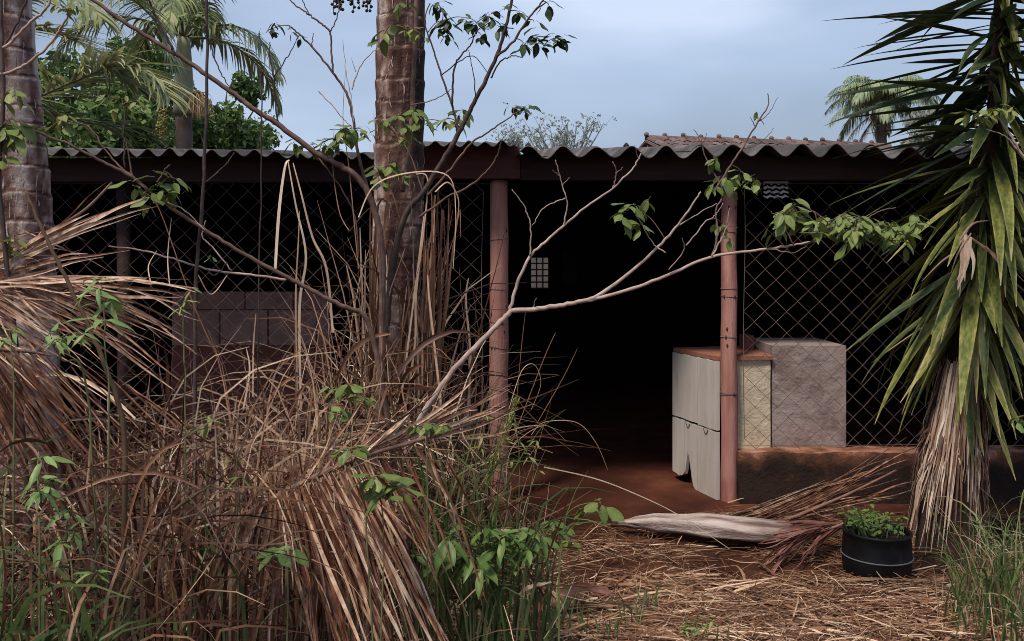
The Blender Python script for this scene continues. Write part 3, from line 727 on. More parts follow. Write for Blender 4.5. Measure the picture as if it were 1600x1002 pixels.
def carry(parent, pos):
    """A thin twig from the nearest branch of the shrub to a leaf cluster."""
    pts = BP.get(parent.name)
    if not pts: return
    b_ = min(pts, key=lambda p: (p-pos).length_squared+(.02 if p.z > pos.z+.05 else 0)); l = (b_-pos).length
    if l < .02 or l > .6: return
    m_ = b_.lerp(pos, .5)+V((R.gauss(0,.08*l), R.gauss(0,.05*l), .10*l))
    q = MB(); sp = smooth_path([b_, m_, pos], 4); q.tube(sp, [.0024*(1-.5*i/8) for i in range(9)], n=4, c=R.random()); q.build('twig', M_stemmid, parent)
    pts.extend(sp[2:])
def cluster(parent, pos, n, size, key, spread=.03, droop=.45, outward=None):
    if size > .03: carry(parent, pos)
    if key in ('leaf', 'yellow', 'dark'): size *= 1.02; n = int(n*1.5+.5)
    for i in range(n):
        az = 2*math.pi*i/n+R.uniform(-.5,.5)
        d_ = V((math.cos(az), math.sin(az)*.8, -droop+R.gauss(0,.3)))
        if outward is not None: d_ = d_+outward
        up = V((0,0,1))+rvec()*.35+V((0,-.25,0))
        put_leaf(parent, pos+rvec()*spread*R.random(), d_, up, size*R.uniform(.65,1.15), key)
def branch(parent, pts, r0, r1, mt, name='branch', jit=.004, n=7, knots=True):
    if parent.name not in BP and pts[0].z < .7: pts = [V((pts[0].x+R.gauss(0,.01), pts[0].y, ground_z(pts[0].x, pts[0].y)-.03))]+pts   # rooted in the ground
    sp = smooth_path(pts, 7, jit*.35); K = len(sp); q = MB(); BP.setdefault(parent.name, []).extend(sp)
    rad = []
    for i in range(K):
        u = i/(K-1); r = r0+(r1-r0)*u
        if knots: r *= 1+.16*max(0, mnoise.noise(V((i*.55, r0*999, pts[0].x*7))))
        rad.append(r)
    q.tube(sp, rad, n=n, cf=lambda i,j: .5+.5*mnoise.noise(V((i*.4, j*.5, pts[0].z*9))))
    return q.build(name, mt, parent)
def PL(l, d0, d1=None):
    d1 = d0 if d1 is None else d1; k = len(l)-1
    return [P(x_, y_, d0+(d1-d0)*i/k) for i, (x_, y_) in enumerate(l)]

# ------------------------------------------------------------------ shrubs
# 1: pale bare branch reaching right across the gateway
s1 = thing('shrub', P(560, 905, 3.6), 'shrub whose long pale branch crosses the dark gateway to a leafy spray', 'shrub')
s1.location.z = 0
branch(s1, PL([(590,860),(640,690),(700,590),(770,515),(800,486)], 3.55, 3.6), .0125, .0105, M_stem)
branch(s1, PL([(800,486),(860,480),(905,472),(940,459),(1000,413),(1045,368),(1075,330),(1095,300)], 3.6, 3.45), .0105, .003, M_stem)
branch(s1, PL([(905,472),(960,460),(1030,436),(1110,402),(1190,391),(1240,383),(1275,377)], 3.56, 3.3), .0078, .0035, M_stem)
branch(s1, PL([(796,488),(806,450),(826,404),(850,380),(882,352),(918,322),(960,292),(990,262),(1001,240)], 3.6, 3.7), .0072, .0028, M_stem)
for l, d0, r in (([(828,400),(829,352),(818,322),(800,296)], 3.62, .0035), ([(880,354),(886,318),(876,280),(868,250)], 3.65, .0035), ([(884,310),(862,318),(845,330),(832,352)], 3.65, .0028), ([(878,290),(890,278)], 3.65, .0022), ([(874,275),(863,266)], 3.65, .002),
                 ([(958,294),(963,270),(957,253)], 3.68, .003), ([(962,272),(973,262)], 3.68, .0022), ([(997,248),(991,226)], 3.7,.002), ([(1000,243),(1012,228)], 3.7, .002),
                 ([(1045,422),(1068,392),(1066,372)], 3.45, .0025), ([(1112,401),(1128,372),(1136,352),(1140,325)], 3.35, .004), ([(1060,352),(1090,335),(1120,318)], 3.5, .003), ([(1072,384),(1100,350),(1118,336),(1130,318)], 3.45, .003), ([(833,482),(838,466)], 3.6, .0025), ([(1205,390),(1240,395),(1262,382)], 3.32, .002)):
    branch(s1, PL(l, d0, d0-.05), r, r*.5, M_stem, name='twig', n=5)
for (x_, y_, n_, sz) in ((985,322,5,.075),(972,340,5,.075),(1000,350,4,.07),(1012,312,2,.07),(1128,350,4,.065),(1140,372,2,.06)):
    cluster(s1, P(x_, y_, 3.5), n_, sz, 'leaf')
branch(s1, PL([(1040,395),(1020,380),(1000,345),(985,325)], 3.48, 3.5), .003, .0018, M_stem, name='twig', n=5)

# 2: leafy sprig over the right-hand mesh
s2 = s1
branch(s2, PL([(1262,380),(1300,362),(1345,352),(1395,355),(1440,368)], 3.31, 3.3), .0042, .002, M_stemmid)
branch(s2, PL([(1240,383),(1225,355),(1205,330)], 3.31, 3.3), .003, .0018, M_stemmid, n=5)
branch(s2, PL([(1300,362),(1285,340),(1262,325)], 3.31, 3.28), .003, .0018, M_stemmid, n=5)
branch(s2, PL([(1345,352),(1370,332),(1400,325)], 3.31, 3.33), .003, .0018, M_stemmid, n=5)
for i in range(40):
    x_ = R.uniform(1206,1440); y_ = 338+R.gauss(0,12)+(x_-1208)*.1
    cluster(s2, P(x_, y_, 3.3+R.uniform(-.12,.12)), R.randint(3,5), R.uniform(.055,.085), 'leaf', spread=.03, droop=.4)
# 3: sprig crossing the right gate post
s3 = s1
branch(s3, PL([(1112,401),(1122,366),(1118,330),(1130,300),(1110,262),(1098,232),(1095,212)], 3.43, 3.55), .004, .002, M_stemmid, n=6)
branch(s3, PL([(1116,300),(1140,262),(1162,228),(1185,190),(1200,165),(1200,146)], 3.5, 3.5), .005, .0018, M_stemmid, n=6)
for l in ([(1185,190),(1199,180),(1216,152)], [(1098,230),(1090,212),(1084,202)], [(1097,228),(1104,208)], [(1180,197),(1172,183)], [(1160,232),(1185,225),(1210,200)]):
    branch(s3, PL(l, 3.5), .0022, .001, M_stemmid, name='twig', n=5)
for (x_, y_, n_, sz) in ((1118,250,4,.06),(1135,275,5,.075),(1160,270,4,.07),(1180,282,4,.07),(1150,292,4,.065),(1120,285,4,.065),(1112,290,3,.055),(1185,180,2,.05)):
    cluster(s3, P(x_, y_, 3.5), n_, sz, 'leaf')
# 4: dark branch climbing right of the trunk
s4 = thing('shrub', (GX(620, 4.0), 4.0, 0), 'dark leafy shrub climbing up the right side of the middle palm trunk', 'shrub'); s4.location.z = 0
branch(s4, PL([(590,890),(595,620),(612,430),(633,338),(662,300),(693,250),(717,207),(737,167),(760,123),(780,77),(793,33),(803,-20)], 4.0, 3.8), .017, .006, M_stemdk)
branch(s4, PL([(776,88),(800,68),(822,35),(845,5),(860,-20)], 3.82, 3.8), .006, .003, M_stemdk)
branch(s4, PL([(767,122),(782,97),(800,88),(815,90)], 3.85, 3.8), .004, .002, M_stemdk, n=6)
branch(s4, PL([(668,305),(700,270),(733,227),(760,208),(790,188),(812,172)], 3.9, 3.8), .006, .002, M_stemmid, n=6)
branch(s4, PL([(655,340),(700,308),(735,290),(765,262),(778,240),(783,222)], 3.9, 3.8), .0055, .0022, M_stemmid, n=6)
branch(s4, PL([(717,207),(705,160),(690,118),(676,75),(664,35),(672,5)], 3.9, 3.95), .0055, .0025, M_stemdk, n=6)
branch(s4, PL([(706,165),(709,110),(720,88),(734,72),(745,50),(765,35)], 3.9, 3.8), .005, .002, M_stemdk, n=6)
branch(s4, PL([(744,160),(740,120),(732,78)], 3.85, 3.8), .003, .0015, M_stemdk, n=5)
branch(s4, PL([(690,118),(715,98),(740,88),(765,118)], 3.9), .003, .0015, M_stemdk, n=5, name='twig')
branch(s4, PL([(628,300),(640,240),(644,165),(648,70),(652,-20)], 4.1, 4.12), .013, .010, M_stemmid)
branch(s4, PL([(640,165),(680,155),(705,140)], 4.05, 3.95), .003, .0015, M_stemmid, n=5, name='twig')
branch(s4, PL([(660,300),(640,240),(618,210),(590,180)], 3.95, 4.0), .004, .002, M_stemmid, n=5)
for (x_, y_, n_, sz, k) in ((700,30,5,.07,'dark'),(688,48,5,.06,'dark'),(690,15,4,.06,'dark'),(728,28,4,.06,'dark'),(745,35,5,.07,'dark'),(765,25,5,.07,'dark'),(780,38,4,.075,'dark'),(752,55,4,.06,'dark'),(700,55,4,.055,'dark'),
        (820,70,4,.065,'dark'),(838,58,5,.07,'dark'),(850,72,5,.07,'dark'),(865,60,5,.075,'dark'),(880,62,3,.08,'dark'),(835,35,2,.07,'dark'),(857,8,3,.075,'dark'),(812,20,3,.065,'dark'),(795,8,3,.06,'dark'),
        (800,168,4,.05,'dark'),(815,170,4,.06,'dark'),(828,170,3,.05,'dark'),(700,185,4,.07,'leaf'),(722,172,4,.07,'leaf'),(715,192,4,.06,'leaf'),(690,190,3,.06,'leaf'),
        (620,180,5,.085,'leaf'),(645,172,5,.09,'leaf'),(660,190,4,.08,'leaf'),(635,195,4,.07,'leaf'),(600,190,4,.08,'leaf'),(640,220,5,.06,'yellow'),(622,215,3,.05,'yellow'),
        (590,262,4,.075,'leaf'),(610,258,5,.08,'leaf'),(625,275,4,.07,'leaf'),(600,280,4,.06,'leaf'),(610,40,4,.08,'leaf'),(640,45,5,.07,'yellow'),(600,55,3,.08,'leaf'),(660,55,3,.06,'leaf'),(625,4,3,.07,'leaf'),(680,5,4,.06,'dark')):
    cluster(s4, P(x_, y_, 3.85 if k == 'dark' else 4.0), n_, sz, k)
for (x_, y_) in ((733,155),(726,162),(738,148),(728,150),(735,165)):
    pass
# 5: branch reaching up and left from the trunk
s5 = thing('shrub', (GX(560, 3.8), 3.8, 0), 'bare branching shrub leaning up and left from the middle trunk against the sky', 'shrub'); s5.location.z = 0
branch(s5, PL([(570,900),(592,640),(598,420),(585,330),(563,283),(533,260),(490,237),(433,193),(400,173),(360,143),(317,113),(267,80),(213,47),(173,20),(120,-20)], 3.8, 3.5), .016, .007, M_stemmid)
branch(s5, PL([(270,78),(253,43),(238,15),(225,-15)], 3.55, 3.5), .006, .004, M_stemdk, n=6)
branch(s5, PL([(585,330),(575,300),(560,240),(553,193),(543,150),(520,113),(487,73),(466,52),(450,40)], 3.8, 3.7), .008, .003, M_stemmid)
branch(s5, PL([(520,113),(518,80),(515,50),(500,36),(483,23),(465,10),(448,-5)], 3.72, 3.7), .0048, .003, M_stemmid, n=6)
branch(s5, PL([(515,50),(524,35),(530,10),(524,-10)], 3.7), .003, .002, M_stemmid, n=5)
branch(s5, PL([(435,192),(429,150),(428,120),(421,90),(422,66)], 3.65, 3.6), .004, .002, M_stemdk, n=6)
branch(s5, PL([(428,120),(442,100),(455,80),(466,57)], 3.62, 3.6), .003, .0015, M_stemdk, n=5)
branch(s5, PL([(553,193),(548,150),(540,110),(536,62)], 3.75), .0025, .001, M_stem, n=5, name='twig')
branch(s5, PL([(550,140),(560,110),(575,88),(590,75)], 3.75), .003, .0016, M_stem, n=5, name='twig')
branch(s5, PL([(556,112),(549,90)], 3.75), .002, .001, M_stem, n=5, name='twig')
branch(s5, PL([(497,143),(515,160),(535,184),(550,200)], 3.75), .0025, .0018, M_stem, n=5, name='twig')
branch(s5, PL([(483,23),(474,5),(470,-10)], 3.7), .0025, .0015, M_stemdk, n=5, name='twig')
branch(s5, PL([(487,73),(490,52)], 3.7), .0025, .0015, M_stemdk, n=5, name='twig')
branch(s5, PL([(490,237),(530,290),(555,340),(560,400)], 3.75, 3.8), .004, .003, M_stemmid, n=5)
for (x_, y_, n_, sz, k) in ((462,222,4,.07,'leaf'),(480,225,4,.06,'leaf'),(505,222,5,.07,'leaf'),(525,218,5,.075,'leaf'),(540,205,5,.075,'leaf'),(555,200,4,.08,'leaf'),(570,205,4,.06,'yellow'),(520,232,3,.06,'leaf'),
                            (425,45,4,.05,'dark'),(432,40,3,.055,'dark'),(455,50,2,.045,'dark'),(415,52,2,.05,'dark'),(470,52,2,.04,'dark')):
    cluster(s5, P(x_, y_, 3.7), n_, sz, k)
# hanging dark fruit strings at the very top, from the trunk's own crown
bs = thing('fruit_strings', P(548, -25, 4.2), 'hanging strings of small dark palm fruit at the top edge', 'fruit cluster', 'dark palm fruit strings')
q = MB(); st = MB()
for k in range(16):
    x_ = R.uniform(520,580); y1 = R.uniform(0,22); pa = [P(x_, -60, 4.2), P(x_+R.uniform(-3,3), y1, 4.2+R.uniform(-.05,.05))]
    st.tube(pa, .002, n=3)
    for j in range(7):
        p = pa[0].lerp(pa[1], .45+.55*j/6)+rvec()*.008; q.tube([p-V((0,0,.007)), p, p+V((0,0,.007))], [.004,.009,.004], n=5, c=R.random())
st.build('string', M_stemmid, bs); q.build('berry', M_berry, bs, kind='stuff')

# 6: long low branch at the left
s6 = thing('shrub', (GX(575, 3.3), 3.3, 0), 'thin leafy branch drooping across the left-hand mesh', 'shrub'); s6.location.z = 0
branch(s6, PL([(640,900),(600,620),(573,501),(540,481),(500,461),(450,434),(400,408),(340,372),(280,333),(233,300),(207,277),(160,253),(110,227),(43,200)], 3.4, 3.0), .011, .004, M_stemmid)
branch(s6, PL([(447,437),(400,431),(330,422),(270,405),(225,392),(170,385)], 3.3, 3.2), .005, .0025, M_stem, n=6)
branch(s6, PL([(362,423),(330,385),(316,370),(322,345)], 3.3), .003, .002, M_stem, n=5, name='twig')
branch(s6, PL([(233,300),(190,262),(165,235),(140,200),(110,190)], 3.1), .004, .002, M_stemmid, n=6)
branch(s6, PL([(207,277),(200,235),(192,215)], 3.1), .003, .002, M_stemmid, n=5, name='twig')
branch(s6, PL([(245,285),(260,262),(266,258)], 3.1), .003, .0015, M_stemmid, n=5, name='twig')
branch(s6, PL([(230,298),(265,318),(290,330),(320,360)], 3.1), .0035, .002, M_stem, n=5)
for (x_, y_, n_, sz, k) in ((250,285,4,.085,'leaf'),(270,278,4,.085,'leaf'),(240,300,4,.08,'leaf'),(265,298,4,.07,'leaf'),(210,290,3,.07,'leaf'),(228,310,4,.06,'yellow'),
                            (88,192,4,.06,'yellow'),(95,180,4,.055,'yellow'),(80,205,3,.05,'leaf'),(330,400,2,.03,'leaf'),(190,155,4,.05,'yellow'),(215,158,4,.05,'yellow'),(170,160,3,.05,'yellow')):
    cluster(s6, P(x_, y_, 3.1), n_, sz, k)
branch(s6, PL([(195,262),(193,200),(200,160)], 3.1), .0035, .002, M_stemdk, n=5)
# 7: left-edge shrub
s7 = thing('shrub', (GX(20, 2.9), 2.9, 0), 'shrub with pale curving stems and yellowish leaves at the left edge', 'shrub'); s7.location.z = 0
branch(s7, PL([(60,1000),(30,600),(0,300),(5,150),(0,0),(-5,-60)], 2.9, 2.9), .009, .006, M_stemdk)
branch(s7, PL([(-30,120),(15,113),(45,97),(75,72),(95,45),(106,25)], 2.9), .006, .003, M_stem, n=6)
branch(s7, PL([(-20,90),(10,72),(40,42),(70,15),(85,-10)], 2.9), .006, .004, M_stem, n=6)
branch(s7, PL([(0,80),(20,50),(36,15),(45,-10)], 2.9), .004, .003, M_stemdk, n=6)
for (x_, y_, n_, sz, k) in ((105,15,5,.05,'yellow'),(95,8,4,.05,'yellow'),(118,10,3,.05,'leaf'),(10,150,4,.07,'yellow'),(12,195,5,.08,'leaf'),(28,200,5,.085,'leaf'),(5,215,4,.07,'dark'),(18,140,3,.06,'yellow'),(3,245,3,.06,'leaf'),(8,380,4,.05,'yellow'),(20,370,4,.05,'yellow')):
    cluster(s7, P(x_, y_, 2.9), n_, sz, k)
sl_ = thing('shrub', (GX(190, 2.45), 2.45, 0), 'olive brown shrub stems bending up through the dry heap at the lower left', 'shrub')
branch(sl_, PL([(195,1040),(205,930),(240,840),(275,795),(330,758)], 2.45, 2.6), .011, .004, M_stemol)
branch(sl_, PL([(175,1040),(190,900),(195,680),(160,560),(110,450),(62,350),(40,300)], 2.5, 2.5), .009, .004, M_stemol)
branch(sl_, PL([(215,1040),(170,900),(120,760),(60,640),(-20,540)], 2.6, 2.6), .007, .004, M_stemmid)
branch(sl_, PL([(245,830),(270,780),(285,740)], 2.48, 2.5), .003, .0015, M_stem, name='twig', n=5)
branch(sl_, PL([(-20,870),(60,880),(160,895),(205,910),(290,960)], 2.4, 2.45), .0035, .002, M_stemol, name='twig', n=5)
# 8: the two dark upright rods
for (x0_, x1_, y0_, d_, lb, r_) in ((322, 306, 15, 3.2, 'dark straight slender sapling stem before the left-hand mesh, the taller of two', .0085), (406, 404, 170, 3.5, 'dark thin wiry sapling stem before the left-hand mesh, beside the taller one', .0035)):
    s8 = thing('sapling', (GX(x1_, d_), d_, 0), lb, 'sapling'); s8.location.z = 0
    branch(s8, [P(x0_, y0_-40, d_), P(x0_+2, 120, d_), P((x0_+x1_)/2+3, 300, d_), P(x1_, 460, d_), P(x1_-2, 760, d_), V((GX(x1_, d_)-.02, d_, -.03))], r_*.6, r_, M_stemdk, name='stem', n=6)
    if r_ > .006:
        for l in ([(326,70),(338,62),(346,42)], [(330,70),(338,100),(352,125),(360,140)], [(320,225),(310,205)], [(322,285),(350,260),(366,238)], [(324,420),(335,430),(355,410)]): branch(s8, PL(l, d_), .003, .0015, M_stemdk, name='twig', n=5)
        cluster(s8, P(312, 25, d_), 5, .055, 'leaf'); cluster(s8, P(298, 30, d_), 3, .05, 'leaf')
# 9: light green sprig over the yucca
s9 = thing('shrub', (GX(1600, 3.4), 3.4, 0), 'light green leafy sprig in front of the yucca at the right edge', 'shrub'); s9.location.z = 0
branch(s9, PL([(1760,900),(1720,500),(1650,300),(1600,245),(1575,205),(1555,178)], 3.4), .009, .003, M_stem, n=6)
branch(s9, PL([(1590,235),(1570,212),(1540,202)], 3.4), .003, .0015, M_stem, n=5, name='twig')
for (x_, y_, n_, sz) in ((1520,182,5,.055),(1540,175,5,.055),(1558,172,5,.055),(1575,165,4,.055),(1535,185,4,.05),(1580,178,2,.05)): cluster(s9, P(x_, y_, 3.4), n_, sz, 'yellow')
for (x_, y_, n_, sz) in ((1600,650,4,.07),(1590,655,3,.06)): cluster(s9, P(x_, y_, 3.4), n_, sz, 'weed')

# ------------------------------------------------------------------ the yucca
yb = P(1478, 880, 4.35); yu = thing('yucca', (yb.x, yb.y, 0), 'tall spiky yucca with drooping leaves and dead leaf skirt on the right', 'yucca')
axis_pts = [V((yb.x, yb.y, -.05)), P(1482,760,4.35), P(1500,600,4.37), P(1530,400,4.42), P(1555,200,4.42), P(1566,20,4.42), P(1570,-170,4.42)]
ax = smooth_path(axis_pts, 12); K = len(ax)-1
q = MB(); q.tube(ax, [.155*(1-.62*min(1, i/30))if i < 30 else .058-.0006*(i-30) for i in range(K+1)], n=14, cf=lambda i,j: .5+.5*mnoise.noise(V((i*.5,j*.8,0))))
q.build('trunk', mat('yucca_bark', [(0,(.012,.008,.006)),(.6,(.05,.026,.018)),(1,(.12,.07,.045))], scale=6, wv=.4, wn=.6, rough=.9, bump=.6), yu)
def yleaf(curl, name, val, mt, W=.072, L=1.0, tw=0, n=10):
    q = MB()
    for i in range(n+1):
        u = i/n; th = curl*u*u; y = L*u*math.cos(th*.6); z = -L*u*math.sin(th*.6)
        w_ = W*.5*(.45+.55*min(1,u/.35))*(1-max(0,(u-.4)/.6)**1.7); w_ = max(w_, .002); c = val+(.45 if u > .93 else 0)
        q.v += [(-w_, y, z+w_*.35), (-w_*.45, y, z+w_*.08), (0, y, z), (w_*.45, y, z+w_*.08), (w_, y, z+w_*.35)]; q.c += [min(1,c+.2), c, c-.05, c, min(1,c+.2)]
    for i in range(n):
        for j in range(4): a = i*5+j; q.f.append((a, a+1, a+6, a+5)); q.m.append(0)
    return q.mesh(name, mt)
YM = {'top': [yleaf(c, 'leaf', v_, M_yucca, W=.08) for c, v_ in ((.02,.1),(.07,.18),(.14,.12),(.04,.25))],
      'mid': [yleaf(c, 'leaf', v_, M_yucca) for c, v_ in ((.04,.25),(.14,.42),(.28,.52),(.08,.62))],
      'low': [yleaf(c, 'leaf', v_, M_yucca) for c, v_ in ((.06,.62),(.2,.56),(.02,.75),(.3,.42))]}
az = 0.0
NL = 400
for i in range(NL):
    u = i/(NL-1); t_ = .35+.65*u; f_ = t_*K; a = min(int(f_), K-1); p = ax[a].lerp(ax[a+1], f_-a)
    az += 2.39996+R.gauss(0,.12); z = p.z
    front = z > 1.5 and i % 4 == 0
    if front: az_keep = az; az = -math.pi/2+R.gauss(0,.55)
    el = (-74+ (z-.95)/(1.75-.95)*42) if z < 1.75 else (-32+(z-1.75)/(3.1-1.75)*46)
    el = math.radians(max(-84, min(35, el+R.gauss(0,12))))
    d_ = V((math.cos(az)*math.cos(el), math.sin(az)*math.cos(el), math.sin(el)))
    if front: d_ = V((math.cos(az)*.8, math.sin(az)*.8, R.uniform(-1.3,-.5))).normalized(); az = az_keep
    L = R.uniform(.6,.9)*(.72 if front else 1)*(.68 if z < 1.15 else .8 if z < 1.35 else (1.0 if z < 2.1 else .92))
    key = 'low' if z < 1.45 else ('mid' if z < 2.05 or front else 'top')
    me = R.choice(YM[key]); o = bpy.data.objects.new('leaf', me); COL.objects.link(o); o.parent = yu
    x_ = d_.cross(UPV+V((0,0,0)))
    if x_.length < .02: x_ = V((math.sin(az), -math.cos(az), 0))
    x_.normalize(); z_ = x_.cross(d_)
    m_ = Matrix((x_, d_, z_)).transposed().to_4x4()
    o.matrix_basis = Matrix.Translation(p+V((math.cos(az), math.sin(az), 0))*.04-yu.location) @ m_ @ Matrix.Rotation(R.gauss(0,.25), 4, 'Y') @ Matrix.Diagonal((L*R.uniform(.85,1.15), L, L, 1))
# dead skirt
q = MB()
for i in range(300):
    a = R.uniform(0, 2*math.pi); zt = R.uniform(.6, 1.05); f_ = None
    i0 = min(range(len(ax)), key=lambda k: abs(ax[k].z-zt)); p0 = ax[i0]; r1 = .075; zb = R.uniform(.03,.45) if R.random() < .6 else R.uniform(.3,.6)
    l = zt-zb; d_ = V((math.cos(a), math.sin(a), 0)); tng = V((-math.sin(a), math.cos(a), 0))
    path = []
    i1 = min(range(len(ax)), key=lambda k: abs(ax[k].z-zb)); pb = ax[i1]; sw = R.gauss(0,.015)
    for k in range(7):
        s = k/6; rr = r1+(.185-r1)*s*(1-zb*.6)+R.uniform(.0,.025); c_ = p0.lerp(pb, s); path.append(V((c_.x, c_.y, zt-l*s))+d_*rr+tng*sw*s)
    q.ribbon(path, R.uniform(.006,.020), d_+rvec()*.4, c=R.random()**1.3, fold=.25 if R.random() < .5 else 0, tip=.2)
q.build('dead_leaf_skirt', M_yuccadead, yu, kind='stuff')
q = MB()
for k in range(9):
    s_ = P(1508+R.uniform(-8,10), 372+R.uniform(-8,8), 4.05); e_ = P(1505+R.gauss(0,10), 445+R.uniform(-20,25), 4.02)
    q.ribbon(smooth_path([s_, s_.lerp(e_,.5)+V((R.uniform(-.02,.02),-.01,.0)), e_], 4), R.uniform(.014,.03), V((0,1,0))+rvec()*.4, c=R.uniform(.4,.95), fold=.2, tip=.1)
for l in ([(1515,370),(1545,392),(1570,410),(1600,440)], [(1510,368),(1490,395),(1470,410),(1440,440)], [(1540,385),(1560,410),(1566,432)], [(1500,375),(1520,350),(1545,345)]):
    q.ribbon(smooth_path(PL(l, 4.05), 4), .013, V((0,1,.3)), c=R.uniform(.35,.8), fold=.2)
o = q.build('withered_leaves', M_yuccadead, yu); o['label'] = 'tuft of withered tan leaves caught halfway up the crown'

# ------------------------------------------------------------------ pot
pb = V((GX(1370, 4.2), 4.2, 0)); pt = thing('plant_pot', pb, 'round black plastic pot standing on the straw by the yucca', 'plant pot')
q = MB(); prof = [(.0,-.01),(.145,-.01),(.152,.02),(.157,.07),(.158,.084),(.158,.094),(.156,.10),(.154,.15),(.150,.188),(.156,.194),(.156,.204),(.146,.206),(.142,.196),(.140,.15)]
ns = 36
for k, (r, z) in enumerate(prof):
    for j in range(ns):
        th = 2*math.pi*j/ns; rr = r*(1+.012*mnoise.noise(V((math.cos(th)*1.5, math.sin(th)*1.5, z*6))))
        q.v.append((pb.x+rr*math.cos(th), pb.y+rr*math.sin(th), z)); q.c.append(.5)
for k in range(len(prof)-1):
    for j in range(ns): j2 = (j+1) % ns; q.f.append((k*ns+j, k*ns+j2, (k+1)*ns+j2, (k+1)*ns+j)); q.m.append(0)
q.build('pot_wall', M_pot, pt)
q = MB(); q.tube([pb+V((math.cos(a)*.1595, math.sin(a)*.1595, .089)) for a in np.linspace(0, 2*math.pi, 41)], .004, n=5)
q.build('seam', mat('worn_seam', [(0,(.09,.09,.1)),(1,(.2,.2,.21))], wv=.5, wn=.5, rough=.45), pt)
q = MB(); q.tube([pb+V((0,0,.14)), pb+V((0,0,.175))], .14, n=24); q.build('soil', M_soil, pt)
ph = thing('potted_herb', pb+V((0,0,.175)), 'clump of small green herbs growing in the black pot', 'plant')
for k in range(42):
    a = R.uniform(0,6.28); r = .12*R.random()**.5; s_ = pb+V((math.cos(a)*r, math.sin(a)*r, .175)); h = R.uniform(.03,.1); e_ = s_+V((R.gauss(0,.02), R.gauss(0,.02), h))
    cluster(ph, e_, 6, R.uniform(.026,.042), R.choice(('weed','weed','leaf')), spread=.014, droop=.0)
q = MB()
for k in range(42):
    a = R.uniform(0,6.28); r = .12*R.random()**.5; s_ = pb+V((math.cos(a)*r, math.sin(a)*r, .172)); q.tube([s_, s_+V((R.gauss(0,.02), R.gauss(0,.02), R.uniform(.04,.1)))], .0016, n=4)
q.build('stem', M_greenstem, ph, kind='stuff')
q = MB()
for k in range(14):
    s_ = pb+V((R.uniform(-.13,-.05), R.uniform(-.09,.09), .17)); e_ = s_+V((R.gauss(-.03,.05), R.gauss(0,.04), R.uniform(.08,.17)))
    q.ribbon(smooth_path([s_, s_.lerp(e_,.6)+V((0,0,.03)), e_], 3), R.uniform(.005,.012), V((0,1,0))+rvec()*.5, c=R.uniform(.3,.9))
q.build('grass_blade', M_grass, ph, kind='stuff')

# ------------------------------------------------------------------ dead palm fronds
def blades(q, specs, mt=None):
    pass
def dead_frond(name, label, rachis, groups, r0=.012, mt=M_deadleaf, group='dead palm fronds'):
    """groups: fans of leaflets, each from a stretch of starts to a stretch of ends (photo points with depth)."""
    b0 = rachis[0] if rachis else P(*groups[0][0]); t_ = thing(name, (b0.x, b0.y, 0), label, 'dead frond', group)
    if rachis:
        sp = smooth_path(rachis, 8); q = MB(); q.tube(sp, [r0*(1-.6*i/(len(sp)-1)) for i in range(len(sp))], n=7, cf=lambda i,j: .5+.5*mnoise.noise(V((i*.3,j,0)))); q.build('rachis', M_rachis, t_)
    q = MB()
    for (s0, s1, e0, e1, n_, wd, bow, val) in groups:
        for k in range(n_):
            u = (k+R.uniform(-.4,.4))/max(1,n_-1); u2 = u+R.gauss(0,.10)
            s_ = P(*s0).lerp(P(*s1), u)+rvec()*.012; e_ = P(*e0).lerp(P(*e1), u2); ln = R.uniform(.45,1.1); e_ = s_+(e_-s_)*ln+rvec()*(.03 if R.random() < .8 else .11)
            m_ = s_.lerp(e_,.5)+V((0,0,bow*R.uniform(.5,1.4)*(e_-s_).length))+rvec()*.012
            m2 = s_.lerp(e_,.8)+V((0,0,bow*.7*(e_-s_).length))+rvec()*.012
            q.ribbon(smooth_path([s_, m_, m2, e_], 4), wd*R.uniform(.45,1.25), V((0,-1,.25))+rvec()*.9, c=max(0,min(1,(val[0]+(val[1]-val[0])*(R.betavariate(1.2,2.4) if R.random() < .7 else R.uniform(.7,1)))+R.gauss(0,.06))), fold=.38 if R.random() < .75 else .1, tip=.15, base=.5)
    q.build('leaflet', mt, t_, kind='stuff')
    return t_
dead_frond('dead_frond', 'big dead frond in the lower middle with brown leaflets hanging to the ground',
    PL([(340,822),(400,795),(470,756),(560,716),(640,692),(690,676),(760,655)], 2.9, 3.3), [
    ((430,780,2.9),(560,722,3.1),(500,1060,2.75),(720,1060,2.95),70,.014,.02,(.05,1.0)),
    ((470,760,2.95),(600,706,3.15),(560,1040,2.8),(760,1010,3.05),36,.011,.03,(.1,1.0)),
    ((560,720,3.1),(680,685,3.25),(640,900,3.0),(800,960,3.1),14,.010,.03,(.1,.8)),
    ((570,708,3.12),(650,686,3.22),(725,560,3.2),(850,632,3.4),15,.012,-.015,(.3,1.0)),
    ((450,768,2.95),(570,708,3.12),(520,640,3.1),(760,575,3.25),16,.009,-.02,(.2,1.0)),
    ((380,800,2.9),(450,765,2.95),(290,1040,2.75),(430,1060,2.75),20,.024,.07,(.1,.75))], r0=.013)
dead_frond('dead_frond', 'pale pinkish dead frond sweeping in from the left edge at mid height',
    PL([(-80,462),(0,444),(90,434),(180,436),(310,452)], 2.7, 2.9), [
    ((-160,460,2.65),(60,440,2.78),(60,640,2.65),(290,545,2.85),70,.008,.03,(.45,1.0)),
    ((20,442,2.75),(170,438,2.85),(260,590,2.8),(330,500,2.9),16,.009,.03,(.5,1.0)),
    ((-20,448,2.75),(150,436,2.85),(240,500,2.85),(320,455,2.9),12,.011,.015,(.6,1.0)),
    ((-60,450,2.7),(60,436,2.75),(200,440,2.75),(300,455,2.8),8,.013,.0,(.7,1.0))], r0=.010)
